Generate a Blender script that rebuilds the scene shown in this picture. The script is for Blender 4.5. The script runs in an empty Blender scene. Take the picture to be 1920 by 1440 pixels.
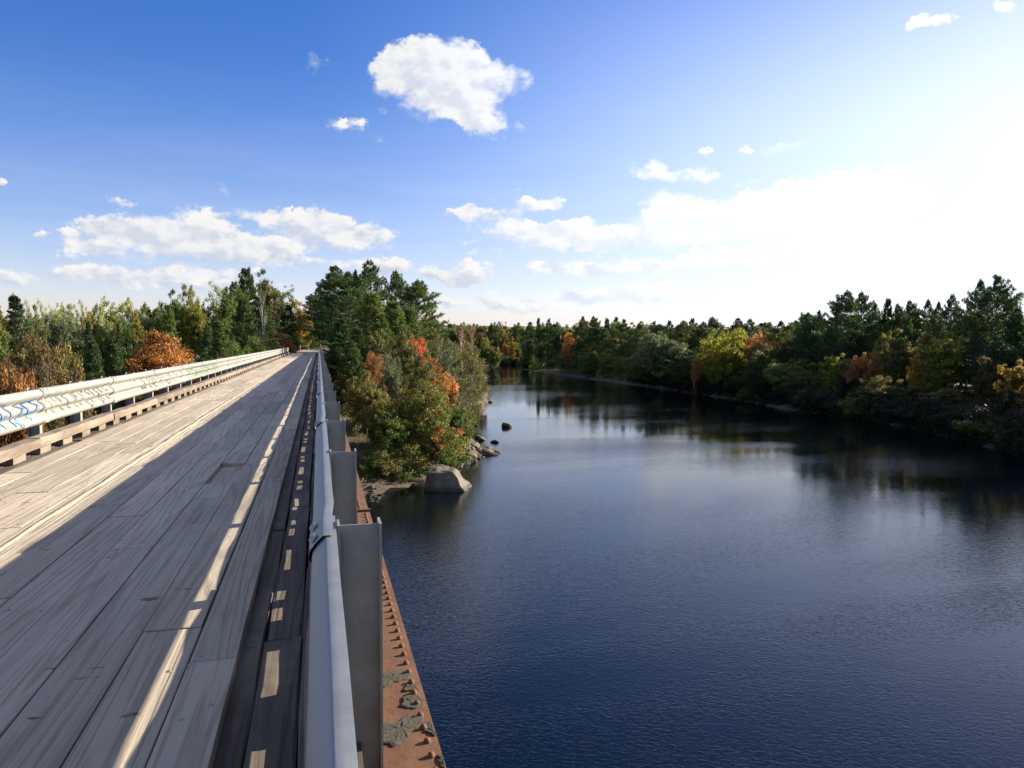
import bpy, math, random
import numpy as np
from mathutils import Vector

# ------------------------------------------------------------------ camera, light, sky
SC = bpy.context.scene
COL = SC.collection
R = math.radians
CZ = 9.0                       # eye height above the river
PITCH = math.atan(78 / 1440)
YAW = math.atan(362 / 1440 * math.cos(PITCH))
cd = bpy.data.cameras.new('camera')
cd.sensor_width = 36; cd.lens = 27; cd.clip_start = 0.05; cd.clip_end = 20000
cam = bpy.data.objects.new('camera', cd); COL.objects.link(cam)
cam.location = (0, 0, CZ); cam.rotation_euler = (math.pi / 2 - PITCH, 0, -YAW)
SC.camera = cam

SUN_AZ, SUN_EL = R(76), R(21)  # azimuth from +Y (along the bridge) towards +X (the river)
sd = Vector((math.sin(SUN_AZ) * math.cos(SUN_EL), math.cos(SUN_AZ) * math.cos(SUN_EL), math.sin(SUN_EL)))
sl = bpy.data.lights.new('sun', 'SUN'); sl.energy = 5.0; sl.angle = R(0.55); sl.color = (1.0, 0.87, 0.68)
so = bpy.data.objects.new('sun', sl); COL.objects.link(so)
so.rotation_euler = sd.to_track_quat('Z', 'Y').to_euler()

SC.view_settings.view_transform = 'Standard'; SC.view_settings.look = 'None'
SC.view_settings.gamma = 1.0; SC.view_settings.use_curve_mapping = False
SC.view_settings.exposure = 1.6
cy = SC.cycles
cy.max_bounces = 6; cy.diffuse_bounces = 2; cy.glossy_bounces = 3; cy.transmission_bounces = 3
cy.use_denoising = True
cy.caustics_reflective = False; cy.caustics_refractive = False


class NT:
    """small node builder"""
    def __init__(self, tree):
        self.t = tree; self.n = tree.nodes; self.l = tree.links
    def add(self, typ, **kw):
        n = self.n.new(typ)
        for k, v in kw.items(): setattr(n, k, v)
        return n
    def set(self, sock, v):
        if isinstance(v, bpy.types.NodeSocket): self.l.new(v, sock)
        elif v is not None: sock.default_value = v
    def math(self, op, a, b=None, c=None, clamp=False):
        n = self.add('ShaderNodeMath', operation=op, use_clamp=clamp)
        self.set(n.inputs[0], a); self.set(n.inputs[1], b); self.set(n.inputs[2], c)
        return n.outputs[0]
    def vmath(self, op, a, b=None, c=None):
        n = self.add('ShaderNodeVectorMath', operation=op)
        self.set(n.inputs[0], a); self.set(n.inputs[1], b)
        if c is not None: self.set(n.inputs[2], c)
        return n.outputs['Value'] if op in ('DOT_PRODUCT', 'LENGTH') else n.outputs[0]
    def mix(self, f, a, b, mode='MIX'):
        n = self.add('ShaderNodeMix', data_type='RGBA', blend_type=mode)
        self.set(n.inputs[0], f); self.set(n.inputs[6], a); self.set(n.inputs[7], b)
        return n.outputs[2]
    def noise(self, vec, scale, detail=2, rough=.5, dist=0):
        n = self.add('ShaderNodeTexNoise')
        self.set(n.inputs['Vector'], vec); n.inputs['Scale'].default_value = scale
        n.inputs['Detail'].default_value = detail; n.inputs['Roughness'].default_value = rough
        n.inputs['Distortion'].default_value = dist
        return n.outputs[0]
    def ramp(self, f, lo, hi, a=0., b=1., smooth=False):
        n = self.add('ShaderNodeMapRange'); n.clamp = True
        if smooth: n.interpolation_type = 'SMOOTHSTEP'
        for i, v in enumerate((f, lo, hi, a, b)): self.set(n.inputs[i], v)
        return n.outputs[0]
    def scale(self, vec, s):
        return self.vmath('MULTIPLY', vec, s)


def c4(c): return (c[0], c[1], c[2], 1.0)


world = bpy.data.worlds.new('World'); SC.world = world; world.use_nodes = True
W = NT(world.node_tree); W.n.clear()
sky = W.add('ShaderNodeTexSky', sky_type='NISHITA', sun_disc=False)
sky.sun_elevation = SUN_EL; sky.sun_rotation = SUN_AZ
sky.altitude = 100; sky.air_density = 1.0; sky.dust_density = 0.45; sky.ozone_density = 1.6
hs = W.add('ShaderNodeHueSaturation'); hs.inputs['Saturation'].default_value = 1.42; hs.inputs['Value'].default_value = 1.0
W.l.new(W.mix(1.0, sky.outputs[0], (1.13, .985, 1.17, 1), 'MULTIPLY'), hs.inputs['Color'])
tc = W.add('ShaderNodeTexCoord')
sep = W.add('ShaderNodeSeparateXYZ'); W.l.new(tc.outputs['Generated'], sep.inputs[0])
az = W.math('ARCTAN2', sep.outputs[0], sep.outputs[1])
el = W.math('ARCSINE', sep.outputs[2])
cmb = W.add('ShaderNodeCombineXYZ'); W.l.new(az, cmb.inputs[0]); W.l.new(el, cmb.inputs[1])
uv = cmb.outputs[0]
# cumulus fields: (azimuth, elevation, half width, half height, weight) in degrees
CLOUDS = [
 (7.50,19.90,3.46,1.69,1), (10.01,19.88,2.79,1.70,1), (5.77,18.99,2.29,1.54,1), (7.87,18.39,4.39,1.97,1), (10.97,18.47,3.50,1.86,1), (13.51,18.49,2.43,1.73,1), (5.00,17.77,1.64,0.91,0.8), (9.22,16.87,3.95,1.68,1), (11.36,16.21,2.81,1.70,1), (12.72,15.26,1.50,0.86,0.9), (-0.22,19.02,1.23,1.03,0.75), (1.46,15.12,0.89,0.76,0.7), (2.59,15.32,1.17,0.67,0.6), (4.79,16.20,1.10,0.38,0.5), (4.77,14.29,1.01,0.39,0.45), (14.48,15.33,0.66,0.43,0.5), (-13.51,7.56,2.79,0.85,0.9), (-11.30,7.67,3.09,1.32,1), (-7.99,8.11,2.44,1.45,1), (-9.02,7.28,5.20,1.45,1), (-5.26,6.66,4.63,1.17,1), (-4.52,8.87,2.55,0.61,0.8), (-1.29,8.55,3.95,1.15,1), (1.86,8.10,4.29,1.08,1), (-2.37,9.34,0.61,0.44,0.7), (-12.53,9.16,0.83,0.37,0.75), (-17.10,6.97,0.76,0.32,0.8), (-15.64,6.97,0.78,0.28,0.6), (-6.24,10.41,0.58,0.30,0.6), (-14.46,6.10,2.19,0.57,0.75), (-19.13,9.66,1.19,0.46,0.7), (-15.11,4.47,2.17,0.70,0.95), (-13.12,4.45,2.25,0.83,0.95), (-9.40,4.84,2.99,0.69,0.8), (-6.00,4.88,2.51,0.57,0.7), (-18.61,3.88,1.55,0.67,0.95), (-1.33,5.57,3.96,0.81,0.7), (3.54,5.68,4.12,0.73,0.7), (5.65,5.22,1.67,0.83,0.85), (7.99,5.09,1.22,0.60,0.9), (10.93,5.11,3.12,1.03,1), (9.75,4.87,2.59,0.75,0.9), (10.47,9.49,1.69,0.77,0.95), (12.71,9.20,2.83,0.77,0.95), (15.66,10.11,1.60,0.77,0.95), (17.24,10.28,1.13,0.68,0.9), (15.27,8.21,4.25,0.78,1), (18.03,8.46,2.35,0.64,0.8), (17.64,7.50,5.18,1.01,1), (21.54,7.84,2.33,0.82,0.85), (20.77,7.28,2.80,0.55,0.8), (14.56,11.20,0.61,0.36,0.7), (24.00,12.24,1.46,0.79,0.95), (25.90,11.70,3.16,0.57,0.95), (28.32,11.66,1.51,0.52,0.9), (27.86,13.33,0.89,0.47,0.85), (30.85,13.08,0.60,0.34,0.7), (33.15,13.23,1.89,0.66,0.8), (25.73,9.98,2.26,0.89,0.9), (24.41,9.09,2.29,1.08,0.9), (28.36,8.59,6.20,1.77,1), (33.05,8.93,6.33,1.94,1), (37.82,9.34,6.32,2.92,1), (25.38,7.75,4.09,1.13,0.8), (16.86,5.46,3.31,0.65,0.9), (20.78,5.47,3.74,0.74,0.9), (24.26,5.80,2.53,0.64,0.9), (27.66,5.81,3.58,0.91,0.95), (23.88,5.12,5.98,0.65,0.7), (9.35,2.92,2.12,0.66,0.8), (12.51,3.16,1.61,0.85,0.9), (14.49,2.77,1.90,0.47,0.7), (20.01,3.38,3.76,0.66,0.85), (24.66,3.76,3.21,0.93,0.85), (17.65,2.64,6.14,0.57,0.6), (41.51,19.89,1.03,0.47,0.9), (42.63,19.82,0.94,0.36,0.85), (46.24,19.90,0.80,0.55,0.9), (36.21,6.26,6.49,2.15,0.8), (-7.69,6.27,4.90,0.52,0.55), (0.92,7.25,4.04,0.63,0.6), (-10.35,6.43,7.84,0.83,0.5), (-14.17,5.61,3.31,0.58,0.45), (-9.42,4.12,9.55,0.60,0.45), (-9.37,6.48,9.54,1.36,0.45), (0.17,7.11,7.56,1.17,0.45), (-11.06,4.07,11.63,0.94,0.45), (15.67,7.32,10.79,1.94,0.42), (31.65,7.90,11.95,3.94,0.6), (20.40,3.22,10.26,1.03,0.5)
]
def wnoise3(vec, scale, detail, rough):
    return W.noise(vec, scale, detail, rough)
# warp the coordinates so that outlines billow
nw = W.add('ShaderNodeTexNoise'); nw.inputs['Scale'].default_value = 26; nw.inputs['Detail'].default_value = 4
nw.inputs['Roughness'].default_value = .62
W.l.new(uv, nw.inputs['Vector'])
wv = W.vmath('MULTIPLY_ADD', W.vmath('SUBTRACT', nw.outputs['Color'], (.5, .5, .5)), (.06, .036, 0), uv)
tot = None; shade = None
for (ca, ce, sa, se, wt) in CLOUDS:
    d = W.vmath('MULTIPLY', W.vmath('SUBTRACT', wv, (R(ca), R(ce), 0)), (1 / R(sa), 1 / R(se), 0))
    b = W.math('MULTIPLY_ADD', W.vmath('DOT_PRODUCT', d, d), -wt, wt, clamp=True)
    tot = b if tot is None else W.math('ADD', tot, b)
    h = W.vmath('DOT_PRODUCT', d, (.35, 1.0, 0))
    shade = W.math('MULTIPLY', b, h) if shade is None else W.math('MULTIPLY_ADD', b, h, shade)
shade = W.math('DIVIDE', shade, W.math('ADD', tot, .05))
uvs = W.vmath('MULTIPLY', uv, (1, 1.5, 1))
f0 = W.noise(uvs, 60, 5, .62)
g0 = W.noise(uvs, 30, 4, .55); g1 = W.noise(W.vmath('ADD', uvs, (.009, .016, 0)), 30, 4, .55)
dens = W.math('ADD', tot, W.math('MULTIPLY', W.math('SUBTRACT', f0, .5), 1.5))
soft = W.ramp(W.math('ADD', W.noise(uv, 14, 2, .5), W.math('MULTIPLY', shade, -.12)), .36, .64, .62, 1.7)
alpha = W.ramp(dens, .24, soft, smooth=True)
alpha = W.math('MULTIPLY', alpha, W.ramp(tot, .02, .25))
relief = W.ramp(W.math('ADD', W.math('MULTIPLY', W.math('SUBTRACT', g0, g1), 1.6), W.math('MULTIPLY', shade, .42)), -.34, .24, smooth=True)
thick = W.ramp(tot, .6, 1.8)
ccol = W.mix(relief, (3.9, 4.25, 5.0, 1), (6.1, 6.0, 5.9, 1))
ccol = W.mix(W.math('MULTIPLY', thick, .30), ccol, (4.8, 5.1, 5.6, 1))
streak = W.ramp(W.noise(W.vmath('MULTIPLY', uv, (4, 30, 1)), 1.0, 4, .6), .35, .68, .65, 1.2)
side = W.ramp(W.math('COSINE', W.math('SUBTRACT', az, SUN_AZ)), -.7, .8, .12, 1)
veil = W.math('MULTIPLY', W.math('MULTIPLY', W.ramp(el, 0, R(20), .62, 0, smooth=True), streak), side, clamp=True)
skyv = W.mix(veil, hs.outputs[0], (4.6, 5.35, 6.5, 1))
toward = W.vmath('DOT_PRODUCT', tc.outputs['Generated'], tuple(sd))
low = W.ramp(el, R(11), R(30), 1, .08, smooth=True)
glow = W.math('POWER', W.ramp(toward, math.cos(R(72)), math.cos(R(27))), 1.75)
skyv = W.mix(W.math('MULTIPLY', W.math('MULTIPLY', glow, .88), low), skyv, (6.9, 7.7, 9.1, 1))
ccol = W.mix(W.math('MULTIPLY', W.ramp(toward, math.cos(R(66)), math.cos(R(36))), .9), ccol, (7.4, 7.9, 8.8, 1))
# unseen cumulus added overhead and behind, to whiten the ambient light
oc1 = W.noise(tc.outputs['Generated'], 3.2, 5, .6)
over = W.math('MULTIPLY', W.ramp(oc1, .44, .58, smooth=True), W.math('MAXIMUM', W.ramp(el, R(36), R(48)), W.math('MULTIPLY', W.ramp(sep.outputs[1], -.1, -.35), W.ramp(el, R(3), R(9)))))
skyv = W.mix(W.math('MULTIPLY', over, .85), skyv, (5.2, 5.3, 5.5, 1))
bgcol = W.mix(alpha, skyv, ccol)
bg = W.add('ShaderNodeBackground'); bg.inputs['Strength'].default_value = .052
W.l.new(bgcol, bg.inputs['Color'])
wo = W.add('ShaderNodeOutputWorld'); W.l.new(bg.outputs[0], wo.inputs[0])
world.cycles.sampling_method = 'MANUAL'; world.cycles.sample_map_resolution = 512

# ------------------------------------------------------------------ helpers
FWX, FWY = math.sin(YAW), math.cos(YAW)
def at(px, F):
    """plan position of something seen in photo column px, F metres ahead"""
    s = (px - 960) / 1440 * F
    return FWX * F + FWY * s, FWY * F - FWX * s
def zat(py, F): return CZ + F * (642 - py) / 1440

def mesh(name, verts, faces, mats=(), smooth=False, idx=None):
    m = bpy.data.meshes.new(name); m.from_pydata([tuple(v) for v in verts], [], faces)
    for a in mats: m.materials.append(a)
    if idx is not None: m.polygons.foreach_set('material_index', idx)
    if smooth: m.polygons.foreach_set('use_smooth', [True] * len(m.polygons))
    m.update(); return m
def obj(name, me, parent=None, loc=None):
    o = bpy.data.objects.new(name, me); COL.objects.link(o)
    if parent: o.parent = parent
    if loc is not None: o.location = loc
    return o
def tag(o, label=None, cat=None, group=None, kind=None):
    for k, v in (('label', label), ('category', cat), ('group', group), ('kind', kind)):
        if v: o[k] = v
    return o
class MB:
    def __init__(self): self.v = []; self.f = []; self.i = []; self.fa = []
    def box(self, x0, x1, y0, y1, z0, z1, mi=0, at=0.):
        b = len(self.v)
        self.v += [(x0,y0,z0),(x1,y0,z0),(x1,y1,z0),(x0,y1,z0),(x0,y0,z1),(x1,y0,z1),(x1,y1,z1),(x0,y1,z1)]
        for q in ((0,3,2,1),(4,5,6,7),(0,1,5,4),(1,2,6,5),(2,3,7,6),(3,0,4,7)):
            self.f.append(tuple(b + k for k in q)); self.i.append(mi); self.fa.append(at)
    def rough_box(self, x0, x1, y0, y1, z0, z1, rnd, j=.006, ch=.015, n=6, at=0.):
        """timber baulk with chamfered, slightly worn edges, running along y"""
        b = len(self.v)
        prof = [(x0,z0),(x1,z0),(x1,z1-ch),(x1-ch,z1),(x0+ch,z1),(x0,z1-ch)]
        k = len(prof)
        for s in range(n + 1):
            y = y0 + (y1 - y0) * s / n
            for p, (x, z) in enumerate(prof):
                self.v.append((x + rnd.uniform(-j, j), y, z + (rnd.uniform(-j, j) if p > 1 else 0)))
        for s in range(n):
            for p in range(k):
                a = b + s * k + p; c = b + s * k + (p + 1) % k
                self.f.append((a, a + k, c + k, c)); self.i.append(0); self.fa.append(at)
        self.f.append(tuple(b + p for p in range(k))); self.i.append(0); self.fa.append(at)
        self.f.append(tuple(b + n * k + k - 1 - p for p in range(k))); self.i.append(0); self.fa.append(at)
    def dome(self, x, y, z, r, h, n=8):
        b = len(self.v)
        for (rr, hh) in ((1, 0), (.85, .55), (.45, .92)):
            for s in range(n):
                a = 2 * math.pi * s / n
                self.v.append((x + r * rr * math.cos(a), y + r * rr * math.sin(a), z + h * hh))
        self.v.append((x, y, z + h))
        for t in range(2):
            for s in range(n):
                s2 = (s + 1) % n
                self.f.append((b+t*n+s, b+t*n+s2, b+t*n+n+s2, b+t*n+n+s)); self.i.append(0); self.fa.append(0)
        for s in range(n):
            self.f.append((b+2*n+s, b+2*n+(s+1) % n, b+3*n)); self.i.append(0); self.fa.append(0)
    def build(self, name, mats, parent=None, smooth=False, attr=None):
        me = mesh(name, self.v, self.f, mats, smooth, self.i)
        if attr:
            a = me.attributes.new(attr, 'FLOAT', 'FACE'); a.data.foreach_set('value', self.fa)
        return obj(name, me, parent)

# ------------------------------------------------------------------ materials
def mat(name):
    m = bpy.data.materials.new(name); m.use_nodes = True
    T = NT(m.node_tree); T.n.clear()
    out = T.add('ShaderNodeOutputMaterial'); p = T.add('ShaderNodeBsdfPrincipled')
    T.l.new(p.outputs[0], out.inputs[0]); T.p = p; T.out = out
    return m, T
def bump(T, h, strength, dist):
    b = T.add('ShaderNodeBump'); b.inputs['Strength'].default_value = strength; b.inputs['Distance'].default_value = dist
    T.set(b.inputs['Height'], h); T.l.new(b.outputs[0], T.p.inputs['Normal']); return b

def leaf_mat(name, ca, cb, lo=.35, hi=.65, transl=.35, bright=1.0):
    m, T = mat(name)
    at1 = T.add('ShaderNodeAttribute', attribute_name='turn'); at2 = T.add('ShaderNodeAttribute', attribute_name='rnd')
    oi = T.add('ShaderNodeObjectInfo')
    f = T.ramp(T.math('ADD', at1.outputs['Fac'], T.math('MULTIPLY', T.math('SUBTRACT', oi.outputs['Random'], .5), .25)), lo, hi)
    c = T.mix(f, c4(ca), c4(cb))
    v = T.math('MULTIPLY', T.ramp(at2.outputs['Fac'], 0, 1, .45 * bright, 1.6 * bright), T.ramp(oi.outputs['Random'], 0, 1, .82, 1.2))
    h = T.add('ShaderNodeHueSaturation'); T.l.new(c, h.inputs['Color']); T.l.new(v, h.inputs['Value'])
    T.l.new(T.ramp(at2.outputs['Fac'], 0, 1, .477, .523), h.inputs['Hue'])
    T.l.new(h.outputs[0], T.p.inputs['Base Color']); T.p.inputs['Roughness'].default_value = .55
    T.p.inputs['Specular IOR Level'].default_value = .25
    tr = T.add('ShaderNodeBsdfTranslucent'); T.l.new(h.outputs[0], tr.inputs[0])
    mx = T.add('ShaderNodeMixShader'); mx.inputs[0].default_value = transl
    T.l.new(T.p.outputs[0], mx.inputs[1]); T.l.new(tr.outputs[0], mx.inputs[2]); T.l.new(mx.outputs[0], T.out.inputs[0])
    return m
LM = {
 'pine':   leaf_mat('pine_needles', (0.0493, 0.0957, 0.0261), (0.0798, 0.123, 0.029), transl=.2),
 'pineyg': leaf_mat('fresh_pine_needles', (0.075, 0.15, 0.036), (0.165, 0.18, 0.0375), transl=.25),
 'spruce': leaf_mat('spruce_needles', (0.0312, 0.065, 0.026), (0.0468, 0.0806, 0.0286), transl=.15),
 'green':  leaf_mat('green_leaves', (0.0743, 0.128, 0.0297), (0.149, 0.176, 0.0351)),
 'grey':   leaf_mat('grey_green_leaves', (0.0975, 0.137, 0.0585), (0.13, 0.156, 0.065)),
 'pale':   leaf_mat('pale_aspen_leaves', (0.188, 0.26, 0.0986), (0.358, 0.358, 0.125)),
 'yg':     leaf_mat('yellow_green_leaves', (0.132, 0.162, 0.0223), (0.243, 0.233, 0.0304), transl=.5),
 'olive':  leaf_mat('olive_leaves', (.092, .118, .032), (.165, .135, .038)),
 'turning':leaf_mat('turning_maple_leaves', (0.081, 0.149, 0.027), (0.486, 0.176, 0.0473), .47, .74),
 'mapleg': leaf_mat('maple_green_leaves', (.082, .128, .025), (.24, .165, .036), .5, .95),
 'orange': leaf_mat('orange_maple_leaves', (.30, .085, .022), (.42, .21, .045), .25, .75, transl=.3),
 'rust':   leaf_mat('rust_leaves', (0.187, 0.105, 0.0385), (0.33, 0.143, 0.0495)),
 'brown':  leaf_mat('brown_olive_leaves', (.085, .080, .026), (.17, .10, .035), .45, .85),
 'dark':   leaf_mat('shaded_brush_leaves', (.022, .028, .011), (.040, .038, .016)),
 'red':    leaf_mat('red_maple_leaves', (0.506, 0.0495, 0.033), (0.55, 0.11, 0.055), .3, .8),
 'gold':   leaf_mat('gold_leaves', (0.276, 0.212, 0.0319), (0.383, 0.212, 0.0319), transl=.45),
}
def bark_mat(name, a, b, scale=6):
    m, T = mat(name); tcx = T.add('ShaderNodeTexCoord')
    n = T.noise(T.scale(tcx.outputs['Object'], (1, 1, .3)), scale, 5, .65)
    T.l.new(T.mix(T.ramp(n, .35, .65), c4(a), c4(b)), T.p.inputs['Base Color']); T.p.inputs['Roughness'].default_value = .9
    bump(T, n, .6, .03); return m
BARK = bark_mat('brown_bark', (.05, .04, .03), (.13, .10, .08))
GREYBARK = bark_mat('grey_bark', (.12, .105, .09), (.26, .23, .20))
WHITEBARK = bark_mat('white_bark', (.30, .28, .25), (.62, .60, .56))

def wood_mat(name, a, b, dark, scale_y=.06, grain=1.0):
    m, T = mat(name); g = T.add('ShaderNodeNewGeometry')
    pa = T.add('ShaderNodeAttribute', attribute_name='plank')
    off = T.add('ShaderNodeCombineXYZ'); T.l.new(T.math('MULTIPLY', pa.outputs['Fac'], 37.0), off.inputs[0]); T.l.new(T.math('MULTIPLY', pa.outputs['Fac'], 91.0), off.inputs[1])
    v = T.vmath('ADD', g.outputs['Position'], off.outputs[0])
    # cathedral grain: rings of a cone cut lengthwise
    sx = T.scale(v, (1, scale_y, 1))
    wob = T.noise(T.scale(v, (3.4, .13, 2)), 1.0, 2, .45)
    rings = T.math('SINE', T.math('MULTIPLY', wob, 88.0 * grain))
    rings = T.ramp(rings, .25, 1)
    fine = T.noise(T.scale(v, (60, 1.4, 20)), 1.0, 4, .6)
    blot = T.noise(T.scale(v, (1.2, .5, 1)), 1.0, 5, .6)
    worn = T.noise(T.scale(v, (7, 1.0, 3)), 1.0, 4, .65)
    c = T.mix(T.ramp(blot, .3, .7), c4(a), c4(b))
    c = T.mix(T.math('MULTIPLY', rings, .38), c, c4(dark))
    c = T.mix(T.ramp(fine, .50, .70, 0, .48), c, c4(dark))
    c = T.mix(T.ramp(worn, .64, .74, 0, .28), c, c4(dark))
    hv = T.add('ShaderNodeHueSaturation'); T.l.new(c, hv.inputs['Color']); T.l.new(T.ramp(pa.outputs['Fac'], 0, 1, .76, 1.12), hv.inputs['Value'])
    # dusty and gouged patches
    dust = T.noise(v, .9, 4, .6)
    c2 = T.mix(T.ramp(dust, .5, .75, 0, .35), hv.outputs[0], (.42, .38, .32, 1))
    gou = T.noise(T.scale(v, (5, 11, 5)), 1.0, 3, .55)
    c2 = T.mix(T.ramp(gou, .67, .72, 0, .8), c2, (.05, .04, .03, 1))
    T.l.new(c2, T.p.inputs['Base Color']); T.p.inputs['Roughness'].default_value = .82
    T.p.inputs['Specular IOR Level'].default_value = .3
    h = T.math('ADD', T.math('MULTIPLY', fine, .5), T.math('ADD', T.math('MULTIPLY', rings, .25), T.math('MULTIPLY', T.math('ADD', worn, T.math('MULTIPLY', gou, -1.0)), .8)))
    bump(T, h, .9, .007); return m
PLANK = wood_mat('weathered_plank', (.385, .335, .262), (.485, .425, .335), (.155, .128, .098))
OLDWOOD = wood_mat('dark_old_timber', (.085, .072, .058), (.15, .125, .10), (.03, .025, .02))
CURBWOOD = wood_mat('curb_timber', (.15, .118, .092), (.225, .188, .150), (.085, .058, .042), grain=.6)

def metal_zinc(name, a, b, rough=.45, metallic=.55):
    m, T = mat(name); g = T.add('ShaderNodeNewGeometry')
    n = T.noise(g.outputs['Position'], 9, 6, .65); n2 = T.noise(T.scale(g.outputs['Position'], (30, 30, 3)), 1, 3, .6)
    c = T.mix(T.ramp(n, .3, .7), c4(a), c4(b)); c = T.mix(T.ramp(n2, .6, .8, 0, .3), c, (.12, .12, .11, 1))
    T.l.new(c, T.p.inputs['Base Color']); T.p.inputs['Metallic'].default_value = metallic
    T.l.new(T.ramp(n, .3, .7, rough, rough + .15), T.p.inputs['Roughness'])
    sp = T.noise(g.outputs['Position'], 160, 2, .5); bump(T, sp, .12, .002); return m
ZINC = metal_zinc('galvanised_rail', (.165, .18, .20), (.235, .25, .27), .40, .35)
ZINCL = metal_zinc('weathered_sunlit_rail', (.205, .207, .195), (.275, .275, .258), .5, .1)  # weathered zinc, with the warm cream of sunlight put into its colour
POSTM = metal_zinc('galvanised_post', (.165, .18, .195), (.24, .26, .275), .5, .3)
BOLTM = metal_zinc('bolt_steel', (.22, .22, .22), (.34, .34, .33), .5, .6)
m, T = mat('rusty_steel'); g = T.add('ShaderNodeNewGeometry')
n = T.noise(g.outputs['Position'], 5, 6, .65); n2 = T.noise(g.outputs['Position'], 38, 5, .7)
c = T.mix(T.ramp(n, .35, .65), (.088, .034, .014, 1), (.145, .064, .027, 1)); c = T.mix(T.ramp(n2, .50, .68, 0, .7), c, (.045, .022, .015, 1))
T.l.new(c, T.p.inputs['Base Color']); T.p.inputs['Roughness'].default_value = .85; bump(T, n2, .5, .006); RUST = m
m, T = mat('grey_lichen_mat'); g = T.add('ShaderNodeNewGeometry')
n = T.noise(g.outputs['Position'], 60, 6, .75); n2 = T.noise(g.outputs['Position'], 220, 3, .6)
T.l.new(T.mix(T.ramp(n, .35, .65), (.035, .032, .026, 1), (.12, .11, .085, 1)), T.p.inputs['Base Color']); T.p.inputs['Roughness'].default_value = .95
bump(T, T.math('ADD', n, n2), 1, .02); LICHEN = m
m, T = mat('sand_dust'); g = T.add('ShaderNodeNewGeometry')
n = T.noise(T.scale(g.outputs['Position'], (14, 3, 5)), 1, 5, .7); n2 = T.noise(g.outputs['Position'], 140, 3, .6)
T.l.new(T.mix(T.ramp(n, .35, .65), (.33, .27, .185, 1), (.46, .39, .29, 1)), T.p.inputs['Base Color']); T.p.inputs['Roughness'].default_value = .95
bump(T, T.math('ADD', n, n2), .7, .01); SAND = m
def paint(name, c):
    m, T = mat(name); T.p.inputs['Base Color'].default_value = c4(c); T.p.inputs['Roughness'].default_value = .6; return m
BLUEP = paint('blue_spray_paint', (.07, .15, .34)); GREYP = paint('grey_spray_paint', (.13, .13, .11)); GREENP = paint('green_spray_paint', (.16, .28, .16))
LBLUEP = paint('pale_blue_spray_paint', (.18, .34, .48))
def rock_mat(name, a, b, sc=1.5):
    m, T = mat(name); g = T.add('ShaderNodeTexCoord'); oi = T.add('ShaderNodeObjectInfo')
    n = T.noise(g.outputs['Object'], sc, 6, .65); n2 = T.noise(g.outputs['Object'], sc * 14, 4, .6)
    c = T.mix(T.ramp(n, .35, .68), c4(a), c4(b)); c = T.mix(T.ramp(n2, .5, .8, 0, .5), c, (.07, .065, .055, 1))
    hv = T.add('ShaderNodeHueSaturation'); T.l.new(c, hv.inputs['Color']); T.l.new(T.ramp(oi.outputs['Random'], 0, 1, .7, 1.25), hv.inputs['Value'])
    gp = T.add('ShaderNodeNewGeometry'); zs_ = T.add('ShaderNodeSeparateXYZ'); T.l.new(gp.outputs['Position'], zs_.inputs[0])
    wet = T.ramp(T.math('ADD', zs_.outputs[2], T.math('MULTIPLY', T.math('SUBTRACT', n, .5), .25)), .16, .30, .75, 0)
    cw = T.mix(wet, hv.outputs[0], (.03, .027, .022, 1))
    T.l.new(cw, T.p.inputs['Base Color']); T.p.inputs['Roughness'].default_value = .88
    bump(T, T.math('ADD', n, T.math('MULTIPLY', n2, .3)), .8, .08); return m
ROCK = rock_mat('river_stone', (.07, .058, .046), (.15, .125, .098)); BOULDER = rock_mat('pale_granite', (.062, .056, .046), (.17, .153, .122), .9)
DARKROCK = rock_mat('wet_dark_stone', (.07, .055, .05), (.13, .10, .085))

m, T = mat('forest_ground'); g = T.add('ShaderNodeNewGeometry'); P = g.outputs['Position']
n = T.noise(P, .25, 5, .6); n2 = T.noise(P, 3.5, 6, .7); n3 = T.noise(T.scale(P, (3, 9, 3)), 1, 5, .7)
c = T.mix(T.ramp(n, .4, .6), (.07, .05, .03, 1), (.045, .05, .02, 1)); c = T.mix(T.ramp(n2, .45, .7, 0, .8), c, (.13, .075, .04, 1))
zz = T.add('ShaderNodeSeparateXYZ'); T.l.new(P, zz.inputs[0])
shore = T.math('ADD', zz.outputs[2], T.math('MULTIPLY', T.math('SUBTRACT', n2, .5), .5))
c = T.mix(T.ramp(shore, .55, .95, 1, 0), c, T.mix(T.ramp(n3, .35, .65), (.045, .034, .024, 1), (.13, .095, .062, 1)))
T.l.new(c, T.p.inputs['Base Color']); T.p.inputs['Roughness'].default_value = .95; bump(T, T.math('ADD', n2, n3), 1, .12); GROUND = m
m, T = mat('gravel_road'); g = T.add('ShaderNodeNewGeometry'); n = T.noise(g.outputs['Position'], 7, 6, .7)
T.l.new(T.mix(n, (.17, .14, .11, 1), (.30, .26, .20, 1)), T.p.inputs['Base Color']); T.p.inputs['Roughness'].default_value = .95; bump(T, n, .6, .04); ROADM = m
m, T = mat('distant_wooded_hill'); g = T.add('ShaderNodeNewGeometry')
n = T.noise(g.outputs['Position'], .03, 6, .7); n2 = T.noise(g.outputs['Position'], .12, 4, .7)
c = T.mix(T.ramp(n, .4, .6), (.16, .115, .085, 1), (.11, .11, .07, 1)); c = T.mix(T.ramp(n2, .5, .7, 0, .6), c, (.23, .14, .10, 1))
T.l.new(c, T.p.inputs['Base Color']); T.p.inputs['Roughness'].default_value = 1; T.p.inputs['Specular IOR Level'].default_value = 0; HILLM = m

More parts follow.
